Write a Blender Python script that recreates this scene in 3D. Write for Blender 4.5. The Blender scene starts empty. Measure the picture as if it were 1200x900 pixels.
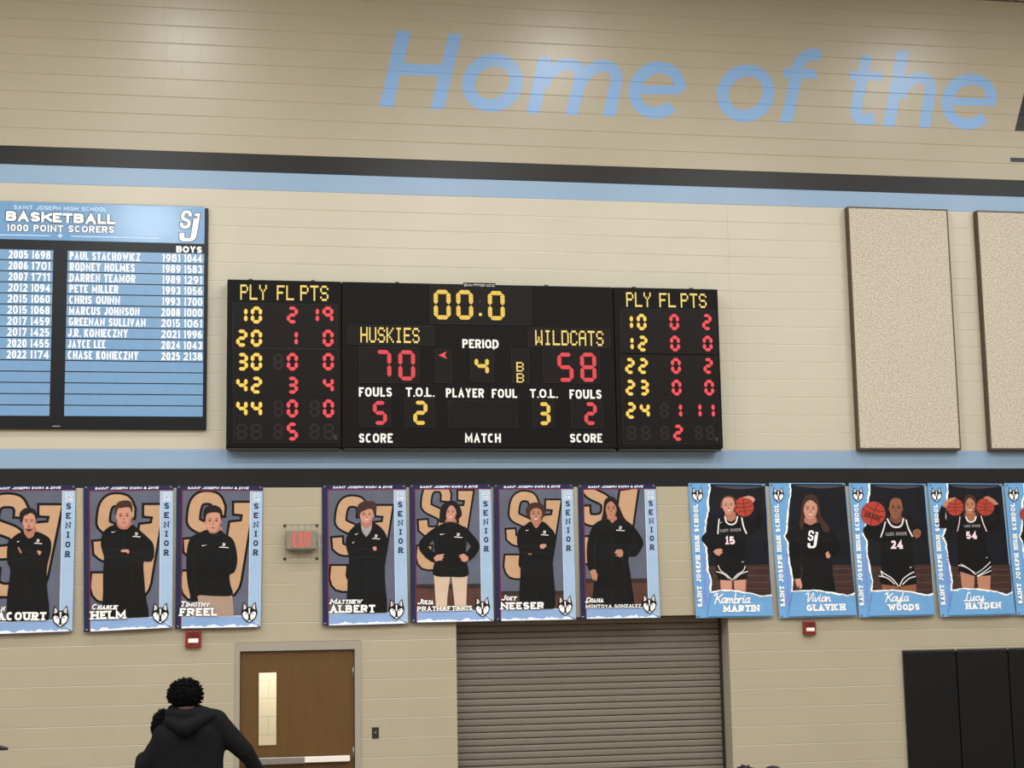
import bpy, bmesh, math, random
import numpy as np
from mathutils import Vector, Matrix, noise
from mathutils.geometry import delaunay_2d_cdt
random.seed(7)
SC = bpy.context.scene
COL = SC.collection

# ------------------------------------------------------------------ camera
YAW, PITCH, ROLL, FPX, CAM_D, CAM_Z = 0.184213621, 0.143654256, -0.0173951692, 1904.46507, 17.4589749, 2.43107736
_cy, _sy, _cp, _sp = math.cos(YAW), math.sin(YAW), math.cos(PITCH), math.sin(PITCH)
_f = Vector((_sy*_cp, _cy*_cp, _sp)); _r = Vector((_cy, -_sy, 0)); _u = _r.cross(_f)
_cr, _sr = math.cos(ROLL), math.sin(ROLL)
CR = _cr*_r + _sr*_u; CU = -_sr*_r + _cr*_u; CF = _f
cam = bpy.data.cameras.new('camera'); co = bpy.data.objects.new('camera', cam); COL.objects.link(co)
cam.sensor_fit = 'HORIZONTAL'; cam.sensor_width = 36; cam.lens = FPX/1200*36; cam.clip_end = 200
co.matrix_world = Matrix(((CR.x, CU.x, -CF.x, 0), (CR.y, CU.y, -CF.y, -CAM_D), (CR.z, CU.z, -CF.z, CAM_Z), (0, 0, 0, 1)))
SC.camera = co

def hit(px, py, dep=0.0):
    """pixel of the photograph -> point on the plane y = -dep (the front wall is y = 0)"""
    d = CF*FPX + CR*(px-600) + CU*(450-py)
    t = (CAM_D-dep)/d.y
    return Vector((d.x*t, -dep, CAM_Z+d.z*t))
def hxz(px, py, dep=0.0):
    p = hit(px, py, dep); return (p.x, p.z)

# ------------------------------------------------------------------ light
SC.view_settings.view_transform = 'Standard'; SC.view_settings.look = 'None'
SC.view_settings.gamma = 1; SC.view_settings.use_curve_mapping = False
SC.view_settings.exposure = -0.12
w = bpy.data.worlds.new('world'); SC.world = w; w.use_nodes = True
w.node_tree.nodes['Background'].inputs[0].default_value = (.98, .99, 1.0, 1)
w.node_tree.nodes['Background'].inputs[1].default_value = 0.14
def area(name, loc, sx, sy, power, col=(.97, .985, 1), spread=180):
    l = bpy.data.lights.new(name, 'AREA'); l.shape = 'RECTANGLE'; l.size = sx; l.size_y = sy
    l.energy = power; l.color = col; l.spread = math.radians(spread)
    o = bpy.data.objects.new(name, l); COL.objects.link(o); o.location = loc
    return o
P_NEAR, P_FAR = 150, 320
for i, x in enumerate((-10.2, -5.3, -0.4, 4.5, 9.4, 14.3)):
    area('high_bay_lamp', (x, -3.4, 10.0), .5, 1.2, P_NEAR)
    for y in (-8.4, -13.3, -19):
        area('high_bay_lamp', (x-.8, y, 10.0), 1.1, .5, P_FAR)

# ------------------------------------------------------------------ materials
def lin(c):
    c = c/255.0
    return c/12.92 if c <= .04045 else ((c+.055)/1.055)**2.4
M = {}
def mat(name, rgb, rough=.6, metal=0.0, var=.06, scale=14.0, emit=0.0, spec=.4, bump=0.0):
    m = bpy.data.materials.new(name); m.use_nodes = True
    nt = m.node_tree; b = nt.nodes['Principled BSDF']
    c = tuple(lin(v) for v in rgb)
    b.inputs['Roughness'].default_value = rough; b.inputs['Metallic'].default_value = metal
    b.inputs['Specular IOR Level'].default_value = spec
    tc = nt.nodes.new('ShaderNodeTexCoord'); nz = nt.nodes.new('ShaderNodeTexNoise')
    nz.inputs['Scale'].default_value = scale; nz.inputs['Detail'].default_value = 3
    nt.links.new(tc.outputs['Object'], nz.inputs['Vector'])
    mx = nt.nodes.new('ShaderNodeMix'); mx.data_type = 'RGBA'
    mx.inputs['A'].default_value = tuple(v*(1-var) for v in c)+(1,)
    mx.inputs['B'].default_value = tuple(min(1, v*(1+var)) for v in c)+(1,)
    nt.links.new(nz.outputs['Fac'], mx.inputs['Factor'])
    nt.links.new(mx.outputs['Result'], b.inputs['Base Color'])
    if bump:
        bp = nt.nodes.new('ShaderNodeBump'); bp.inputs['Strength'].default_value = bump; bp.inputs['Distance'].default_value = .01
        nt.links.new(nz.outputs['Fac'], bp.inputs['Height']); nt.links.new(bp.outputs['Normal'], b.inputs['Normal'])
    if emit:
        nt.links.remove(b.inputs['Base Color'].links[0]); b.inputs['Base Color'].default_value = (.01, .01, .01, 1)
        nt.links.new(mx.outputs['Result'], b.inputs['Emission Color']); b.inputs['Emission Strength'].default_value = emit
    M[name] = m
    return m

COURSE = .2032
BX = -0.05            # x phase of the block joints
def block_mat(name, rgb, rough=.3, fine=.3, joint=.22, spec=.32, mort=.985):
    m = bpy.data.materials.new(name); m.use_nodes = True
    nt = m.node_tree; b = nt.nodes['Principled BSDF']; L = nt.links.new
    c = tuple(lin(v) for v in rgb)
    tc = nt.nodes.new('ShaderNodeTexCoord'); sep = nt.nodes.new('ShaderNodeSeparateXYZ'); L(tc.outputs['Object'], sep.inputs[0])
    ad = nt.nodes.new('ShaderNodeMath'); ad.operation = 'ADD'; ad.inputs[1].default_value = BX+40*COURSE*2; L(sep.outputs['X'], ad.inputs[0])
    cb = nt.nodes.new('ShaderNodeCombineXYZ'); L(ad.outputs[0], cb.inputs['X']); L(sep.outputs['Z'], cb.inputs['Y'])
    br = nt.nodes.new('ShaderNodeTexBrick'); L(cb.outputs[0], br.inputs['Vector'])
    br.offset = .5; br.inputs['Scale'].default_value = 1; br.inputs['Brick Width'].default_value = 2*COURSE
    br.inputs['Row Height'].default_value = COURSE; br.inputs['Mortar Size'].default_value = .0045; br.inputs['Mortar Smooth'].default_value = .4
    br.inputs['Color1'].default_value = tuple(v*.993 for v in c)+(1,); br.inputs['Color2'].default_value = tuple(min(1, v*1.007) for v in c)+(1,)
    br.inputs['Mortar'].default_value = tuple(v*mort for v in c)+(1,)
    n1 = nt.nodes.new('ShaderNodeTexNoise'); n1.inputs['Scale'].default_value = 1.1; n1.inputs['Detail'].default_value = 5; L(tc.outputs['Object'], n1.inputs['Vector'])
    mx = nt.nodes.new('ShaderNodeMix'); mx.data_type = 'RGBA'; mx.blend_type = 'MULTIPLY'; mx.inputs['Factor'].default_value = .22
    L(br.outputs['Color'], mx.inputs['A']); L(n1.outputs['Color'], mx.inputs['B'])
    g = nt.nodes.new('ShaderNodeMix'); g.data_type = 'RGBA'; g.blend_type = 'MULTIPLY'; g.inputs['Factor'].default_value = .12
    L(br.outputs['Color'], g.inputs['A']); L(n1.outputs['Fac'], g.inputs['B'])
    L(g.outputs['Result'], b.inputs['Base Color'])
    n2 = nt.nodes.new('ShaderNodeTexNoise'); n2.inputs['Scale'].default_value = 130; n2.inputs['Detail'].default_value = 2; L(tc.outputs['Object'], n2.inputs['Vector'])
    inv = nt.nodes.new('ShaderNodeMath'); inv.operation = 'MULTIPLY_ADD'; inv.inputs[1].default_value = -joint; L(br.outputs['Fac'], inv.inputs[0])
    sc = nt.nodes.new('ShaderNodeMath'); sc.operation = 'MULTIPLY'; sc.inputs[1].default_value = fine; L(n2.outputs['Fac'], sc.inputs[0]); L(sc.outputs[0], inv.inputs[2])
    bp = nt.nodes.new('ShaderNodeBump'); bp.inputs['Strength'].default_value = .5; bp.inputs['Distance'].default_value = .004
    L(inv.outputs[0], bp.inputs['Height']); L(bp.outputs['Normal'], b.inputs['Normal'])
    b.inputs['Roughness'].default_value = rough; b.inputs['Specular IOR Level'].default_value = spec
    M[name] = m
block_mat('tan_block', (169, 160, 137)); block_mat('cream_block', (187, 180, 160)); block_mat('upper_block', (163, 154, 131))
block_mat('blue_block', (134, 159, 183)); block_mat('black_block', (33, 32, 31), spec=.2); block_mat('letter_blue', (126, 162, 202)); block_mat('letter_black', (34, 33, 32))
block_mat('corridor_block', (218, 209, 190), mort=.72, joint=.2)

for n, c, kw in [
    ('white', (236, 234, 228), {}), ('warm_white', (232, 226, 212), {}), ('navy', (36, 38, 68), {}), ('crimson', (126, 32, 62), {}),
    ('pale_blue', (154, 178, 203), {'var': .1, 'scale': 5}), ('band_blue', (132, 160, 200), {'var': .12, 'scale': 6}), ('sheet_blue', (104, 154, 198), {'var': .08}),
    ('backdrop', (88, 92, 106), {'var': .32, 'scale': 2.2}), ('logo_tan', (182, 146, 112), {'var': .1}), ('ink', (16, 14, 14), {}), ('cloth_black', (14, 14, 14), {'var': .2}),
    ('fold', (30, 30, 30), {}), ('ink_navy', (28, 34, 62), {}), ('gym_floor_print', (82, 55, 44), {'var': .35, 'scale': 6}), ('dark_print', (20, 20, 26), {'var': .25, 'scale': 3}),
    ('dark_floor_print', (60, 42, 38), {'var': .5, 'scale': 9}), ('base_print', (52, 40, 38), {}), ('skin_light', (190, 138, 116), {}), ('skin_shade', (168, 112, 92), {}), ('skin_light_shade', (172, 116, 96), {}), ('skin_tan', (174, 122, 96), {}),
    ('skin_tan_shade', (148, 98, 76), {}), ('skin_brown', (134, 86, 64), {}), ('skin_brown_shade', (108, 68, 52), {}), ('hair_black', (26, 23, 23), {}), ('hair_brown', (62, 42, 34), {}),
    ('hair_auburn', (96, 58, 42), {}), ('lip', (160, 78, 76), {}), ('teeth', (232, 222, 212), {}), ('khaki', (158, 134, 114), {}), ('cream_pants', (198, 174, 152), {}), ('grey_shirt', (150, 148, 148), {}),
    ('ball_orange', (164, 62, 46), {'var': .15, 'scale': 30}), ('ball_seam', (62, 26, 26), {}), ('pinkish', (238, 208, 214), {}), ('jersey_grey', (140, 132, 134), {}), ('ghost', (118, 128, 200), {}),
    ('sheen', (62, 64, 74), {}), ('year_grey', (222, 230, 240), {}), ('trim_white', (222, 216, 212), {})]:
    mat(n, c, rough=kw.pop('rough', .55), spec=.15, **kw)
mat('board_black', (17, 15, 14), .5, spec=.1); mat('window_black', (21, 17, 15), .4, spec=.12); mat('unlit', (31, 25, 23), .4, spec=.2)
mat('window_edge', (34, 30, 27), .4, spec=.2)
mat('amber', (255, 208, 80), emit=1.12, var=.05, scale=60); mat('amber_dot', (255, 216, 112), emit=1.15, var=.12, scale=90)
mat('led_red', (250, 66, 74), emit=1.08, var=.12, scale=60); mat('exit_red', (255, 84, 80), emit=1.1, var=.2, scale=40)
mat('caption_white', (232, 229, 220), .5)
mat('record_black', (12, 13, 15), .3, spec=.25); mat('record_blue', (106, 147, 184), .16); mat('record_strip', (108, 146, 181), .25); mat('record_line', (190, 214, 236), .3); mat('record_type', (236, 238, 238), .4)
mat('panel_frame', (80, 66, 50), .6)
mat('metal_grey', (140, 134, 122), .45, var=.05); mat('brushed', (150, 145, 138), .35, .7); mat('bar_white', (222, 216, 204), .4); mat('dark_metal', (52, 50, 46), .4, .4)
mat('frame_paint', (150, 142, 128), .4); mat('alarm_red', (128, 30, 28), .4); mat('lens', (236, 230, 224), .2)
mat('pad_black', (15, 15, 15), .55, spec=.2, bump=.1, scale=60); mat('pad_edge', (54, 54, 55), .45); mat('shutter', (112, 104, 91), .5, .0, var=.08, scale=3); mat('shutter_dark', (60, 54, 46), .6)
mat('exit_grey', (128, 122, 106), .5); mat('wire', (120, 118, 100), .45, .3)
mat('hoodie', (14, 14, 15), .9, var=.3, scale=40, spec=.15); mat('hoodie_dark', (14, 14, 15), .95, spec=.1); mat('afro', (10, 9, 9), .95, spec=.08, scale=80, var=.5); mat('trouser', (28, 28, 32), .9); mat('shoe', (210, 208, 204), .6)
mat('skin_real', (92, 60, 44), .55); mat('skin_real_light', (170, 120, 96), .55); mat('hair_real', (14, 11, 10), .8, scale=90, var=.5); mat('tee', (90, 92, 100), .9); mat('cap_dark', (30, 28, 30), .8); mat('bench_wood', (150, 110, 70), .5)

def special(name):
    m = bpy.data.materials.new(name); m.use_nodes = True; M[name] = m
    return m.node_tree, m.node_tree.nodes['Principled BSDF']
# speckled acoustic fabric
nt, b = special('speckle')
tc = nt.nodes.new('ShaderNodeTexCoord'); nz = nt.nodes.new('ShaderNodeTexNoise'); nz.inputs['Scale'].default_value = 58; nz.inputs['Detail'].default_value = 4; nz.inputs['Roughness'].default_value = .75
rp = nt.nodes.new('ShaderNodeValToRGB'); e = rp.color_ramp.elements
e[0].position = .36; e[0].color = tuple(lin(v) for v in (146, 136, 119))+(1,); e[1].position = .64; e[1].color = tuple(lin(v) for v in (207, 198, 180))+(1,)
nt.links.new(tc.outputs['Object'], nz.inputs['Vector']); nt.links.new(nz.outputs['Fac'], rp.inputs[0]); nt.links.new(rp.outputs[0], b.inputs['Base Color']); b.inputs['Roughness'].default_value = .95; b.inputs['Specular IOR Level'].default_value = .1
# wood veneer
nt, b = special('door_wood')
tc = nt.nodes.new('ShaderNodeTexCoord'); mp = nt.nodes.new('ShaderNodeMapping'); mp.inputs['Scale'].default_value = (9, 9, .7)
nz = nt.nodes.new('ShaderNodeTexNoise'); nz.inputs['Scale'].default_value = 3; nz.inputs['Detail'].default_value = 6; nz.inputs['Roughness'].default_value = .65
rp = nt.nodes.new('ShaderNodeValToRGB'); e = rp.color_ramp.elements
e[0].position = .25; e[0].color = tuple(lin(v) for v in (80, 54, 18))+(1,); e[1].position = .8; e[1].color = tuple(lin(v) for v in (96, 66, 23))+(1,)
nt.links.new(tc.outputs['Object'], mp.inputs[0]); nt.links.new(mp.outputs[0], nz.inputs['Vector']); nt.links.new(nz.outputs['Fac'], rp.inputs[0]); nt.links.new(rp.outputs[0], b.inputs['Base Color']); b.inputs['Roughness'].default_value = .4
# gym floor boards
nt, b = special('gym_floor')
tc = nt.nodes.new('ShaderNodeTexCoord'); br = nt.nodes.new('ShaderNodeTexBrick'); br.inputs['Scale'].default_value = 1; br.inputs['Brick Width'].default_value = 1.2; br.inputs['Row Height'].default_value = .06; br.inputs['Mortar Size'].default_value = .001
br.inputs['Color1'].default_value = tuple(lin(v) for v in (150, 132, 112))+(1,); br.inputs['Color2'].default_value = tuple(lin(v) for v in (138, 120, 102))+(1,); br.inputs['Mortar'].default_value = (.1, .06, .03, 1)
nt.links.new(tc.outputs['Object'], br.inputs['Vector']); nt.links.new(br.outputs['Color'], b.inputs['Base Color']); b.inputs['Roughness'].default_value = .3
mat('ceiling_white', (205, 204, 200), .8); mat('side_wall', (160, 156, 146), .6); mat('steel_trim', (70, 62, 52), .6)
# glass
nt, b = special('glass')
nt.nodes.remove(b); out = nt.nodes['Material Output']; tr = nt.nodes.new('ShaderNodeBsdfTransparent'); gl = nt.nodes.new('ShaderNodeBsdfGlossy'); gl.inputs['Roughness'].default_value = .03; mxs = nt.nodes.new('ShaderNodeMixShader'); mxs.inputs[0].default_value = .05
tr.inputs[0].default_value = (.95, .97, .95, 1); nt.links.new(tr.outputs[0], mxs.inputs[1]); nt.links.new(gl.outputs[0], mxs.inputs[2]); nt.links.new(mxs.outputs[0], out.inputs[0])

# ------------------------------------------------------------------ objects
def tag(o, label=None, cat=None, group=None, kind=None):
    if label: o['label'] = label
    if cat: o['category'] = cat
    if group: o['group'] = group
    if kind: o['kind'] = kind
    return o
def empty(name, loc, label=None, cat=None, group=None, kind=None):
    o = bpy.data.objects.new(name, None); COL.objects.link(o); o.location = loc; o.empty_display_size = .1
    return tag(o, label, cat, group, kind)
def link(name, me, parent=None):
    o = bpy.data.objects.new(name, me); COL.objects.link(o)
    if parent: o.parent = parent
    return o
def root_loc(p):
    l = Vector((0, 0, 0))
    while p: l += p.location; p = p.parent
    return l

class MB:
    """collects solid shapes (world coordinates) into one mesh object"""
    def __init__(s): s.bm = bmesh.new(); s.mats = []
    def mi(s, m):
        if m not in s.mats: s.mats.append(m)
        return s.mats.index(m)
    def box(s, a, b, m, bev=0.0):
        x0, y0, z0 = a; x1, y1, z1 = b
        t = bmesh.new(); bmesh.ops.create_cube(t, size=1)
        for v in t.verts: v.co = Vector(((x0+x1)/2+v.co.x*(x1-x0), (y0+y1)/2+v.co.y*(y1-y0), (z0+z1)/2+v.co.z*(z1-z0)))
        if bev: bmesh.ops.bevel(t, geom=t.edges[:], offset=bev, segments=2, affect='EDGES', profile=.5)
        s.merge(t, m); return s
    def merge(s, t, m, smooth=False):
        i = s.mi(m)
        for f in t.faces: f.material_index = i; f.smooth = smooth
        me = bpy.data.meshes.new('t'); t.to_mesh(me); t.free(); s.bm.from_mesh(me); bpy.data.meshes.remove(me)
    def prism(s, pts, y0, y1, m):
        """polygon (x,z) extruded between y0 and y1"""
        t = bmesh.new(); n = len(pts)
        A = [t.verts.new((p[0], y0, p[1])) for p in pts]; B = [t.verts.new((p[0], y1, p[1])) for p in pts]
        t.faces.new(A); t.faces.new(B[::-1])
        for i in range(n): t.faces.new((A[i], B[i], B[(i+1) % n], A[(i+1) % n]))
        bmesh.ops.recalc_face_normals(t, faces=t.faces[:]); s.merge(t, m); return s
    def tube(s, a, b, r, m, n=8):
        a = Vector(a); b = Vector(b); t = bmesh.new()
        bmesh.ops.create_cone(t, cap_ends=True, segments=n, radius1=r, radius2=r, depth=(b-a).length)
        q = (b-a).to_track_quat('Z', 'Y').to_matrix().to_4x4(); q.translation = (a+b)/2
        bmesh.ops.transform(t, matrix=q, verts=t.verts[:]); s.merge(t, m, True); return s
    def ball(s, c, r, m, sc=(1, 1, 1)):
        t = bmesh.new(); bmesh.ops.create_uvsphere(t, u_segments=20, v_segments=12, radius=r)
        for v in t.verts: v.co = Vector((c[0]+v.co.x*sc[0], c[1]+v.co.y*sc[1], c[2]+v.co.z*sc[2]))
        s.merge(t, m, True); return s
    def build(s, name, parent=None):
        o = root_loc(parent)
        for v in s.bm.verts: v.co -= o
        me = bpy.data.meshes.new(name); s.bm.to_mesh(me); s.bm.free()
        for m in s.mats: me.materials.append(M[m])
        return link(name, me, parent)

JU, JL, JY = .003, .008, .0025        # mortar joint: steep upper lip, long lower lip, depth
def wall_y(z):
    d = z-round(z/COURSE)*COURSE
    if d >= 0: return JY*(1-d/JU) if d < JU else 0.0
    return JY*(1+d/JL) if -d < JL else 0.0

class Flat:
    """print, paint or lettering lying on a surface parallel to the wall; coordinates are world (x, z)"""
    def __init__(s, dep=0.0, eps=.0008, surf=None): s.dep = dep; s.eps = eps; s.P = []; s.surf = surf
    def poly(s, m, pts, layer=1): s.P.append((m, [tuple(p) for p in pts], layer)); return s
    def ribbon(s, m, pts, wd, layer=1, closed=False, cap=False):
        pts = [Vector(p).to_2d() if len(p) > 2 else Vector(p) for p in pts]
        q = [pts[0]]
        for p in pts[1:]:
            if (p-q[-1]).length > 1e-6: q.append(p)
        if closed and (q[0]-q[-1]).length < 1e-6: q.pop()
        pts = q; n = len(pts)
        if n < 2: return s
        L, R = [], []
        for i in range(n):
            a = pts[i-1] if (i > 0 or closed) else None; b = pts[(i+1) % n] if (i < n-1 or closed) else None
            d1 = (pts[i]-a).normalized() if a is not None else None; d2 = (b-pts[i]).normalized() if b is not None else None
            if d1 is None: d1 = d2
            if d2 is None: d2 = d1
            n1 = Vector((-d1.y, d1.x)); n2 = Vector((-d2.y, d2.x)); mv = n1+n2
            if mv.length < 1e-4: mv = n1.copy()
            mv.normalize(); k = 1/max(.45, mv.dot(n1))
            o = mv*(wd/2*k); L.append(pts[i]+o); R.append(pts[i]-o)
        for i in range(n if closed else n-1):
            j = (i+1) % n
            s.P.append((m, [L[i], L[j], R[j]], layer)); s.P.append((m, [L[i], R[j], R[i]], layer))
        if cap:
            for p in (pts[0], pts[-1]): s.disc(m, p, wd/2, layer)
        return s
    def disc(s, m, c, r, layer=1, ry=None, n=18):
        ry = ry or r
        return s.poly(m, [(c[0]+r*math.cos(6.28318*i/n), c[1]+ry*math.sin(6.28318*i/n)) for i in range(n)], layer)
    def build(s, name, parent=None, clip=None, cutz=None, cutx=None, solid=0.0):
        groups = {}; mats = []
        for m, p, l in s.P: groups.setdefault((l, m), []).append(p)
        main = bmesh.new(); o = root_loc(parent)
        for (l, m), ps in sorted(groups.items(), key=lambda a: a[0][0]):
            # union of everything drawn with one ink on one layer
            t = bmesh.new(); V, F = [], []
            c0 = ps[0][0]
            for p in ps:
                q = []
                for a in p:
                    if not q or (abs(a[0]-q[-1][0])+abs(a[1]-q[-1][1])) > 2e-6: q.append(a)
                if len(q) > 2 and abs(q[0][0]-q[-1][0])+abs(q[0][1]-q[-1][1]) < 2e-6: q.pop()
                if len(q) < 3: continue
                ar = sum(q[i-1][0]*q[i][1]-q[i][0]*q[i-1][1] for i in range(len(q)))
                if abs(ar) < 1e-10: continue
                if ar < 0: q.reverse()
                F.append(list(range(len(V), len(V)+len(q)))); V += [Vector((a[0]-c0[0], a[1]-c0[1]))*100 for a in q]
            if not F: t.free(); continue
            ov, _e, of, _a, _b, _c = delaunay_2d_cdt(V, [], F, 0, 1e-4, False)
            tri = np.array([f for f in of if len(f) == 3], dtype=int).reshape(-1, 3); pos = np.array([(v.x, v.y) for v in ov])
            cen = pos[tri].mean(axis=1); keep = np.zeros(len(tri), bool)
            for fc in F:
                P = np.array([(V[i].x, V[i].y) for i in fc]); lo, hi = P.min(0), P.max(0)
                idx = np.nonzero((~keep) & (cen[:, 0] >= lo[0]) & (cen[:, 0] <= hi[0]) & (cen[:, 1] >= lo[1]) & (cen[:, 1] <= hi[1]))[0]
                if not len(idx): continue
                cx_, cy_ = cen[idx, 0], cen[idx, 1]; wn = np.zeros(len(idx), int)
                for i in range(len(P)):
                    (xa, ya), (xb, yb) = P[i-1], P[i]; side = (xb-xa)*(cy_-ya)-(cx_-xa)*(yb-ya)
                    wn += ((ya <= cy_) & (yb > cy_) & (side > 0)).astype(int); wn -= ((ya > cy_) & (yb <= cy_) & (side < 0)).astype(int)
                keep[idx[wn != 0]] = True
            nv = [t.verts.new((v.x/100+c0[0], v.y/100+c0[1], 0)) for v in ov]
            for fv in tri[keep].tolist(): t.faces.new([nv[i] for i in fv])
            bmesh.ops.delete(t, geom=[v for v in t.verts if not v.link_faces], context='VERTS')
            if clip:
                n = len(clip); cc = sum((Vector((c[0], c[1], 0)) for c in clip), Vector())/n
                for i in range(n):
                    a = Vector((*clip[i], 0)); b = Vector((*clip[(i+1) % n], 0)); d = b-a; nn = Vector((d.y, -d.x, 0))
                    if nn.dot(cc-a) > 0: nn = -nn
                    bmesh.ops.bisect_plane(t, geom=t.verts[:]+t.edges[:]+t.faces[:], plane_co=a, plane_no=nn, clear_outer=True, dist=1e-7)
            for z in (cutz or []): bmesh.ops.bisect_plane(t, geom=t.verts[:]+t.edges[:]+t.faces[:], plane_co=(0, z, 0), plane_no=(0, 1, 0), dist=1e-7)
            for x in (cutx or []): bmesh.ops.bisect_plane(t, geom=t.verts[:]+t.edges[:]+t.faces[:], plane_co=(x, 0, 0), plane_no=(1, 0, 0), dist=1e-7)
            if m not in mats: mats.append(m)
            for f in t.faces:
                f.material_index = mats.index(m); f.normal_update()
                if f.normal.z < 0: f.normal_flip()
            if solid: bmesh.ops.remove_doubles(t, verts=t.verts[:], dist=1e-6)
            for v in t.verts:
                x, z = v.co.x, v.co.y
                d = (s.surf(x, z) if s.surf else s.dep)+l*s.eps
                v.co = Vector((x, -d, z))-o
            if solid: bmesh.ops.solidify(t, geom=t.faces[:], thickness=solid)
            me = bpy.data.meshes.new('t'); t.to_mesh(me); t.free(); main.from_mesh(me); bpy.data.meshes.remove(me)
        me = bpy.data.meshes.new(name); main.to_mesh(me); main.free()
        for m in mats: me.materials.append(M[m])
        return link(name, me, parent)

def smooth(pts, n=4):
    r = []; N = len(pts)
    for i in range(N):
        p0, p1, p2, p3 = [Vector(pts[(i+k) % N]) for k in (-1, 0, 1, 2)]
        for j in range(n):
            t = j/n
            r.append(.5*((2*p1)+(p2-p0)*t+(2*p0-5*p1+4*p2-p3)*t*t+(3*p1-p0-3*p2+p3)*t*t*t))
    return r
def smooth_open(pts, n=5):
    r = []; N = len(pts)
    for i in range(N-1):
        p0, p1, p2, p3 = Vector(pts[max(0, i-1)]), Vector(pts[i]), Vector(pts[i+1]), Vector(pts[min(N-1, i+2)])
        for j in range(n):
            t = j/n
            r.append(.5*((2*p1)+(p2-p0)*t+(2*p0-5*p1+4*p2-p3)*t*t+(3*p1-p0-3*p2+p3)*t*t*t))
    r.append(Vector(pts[-1])); return r

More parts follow.
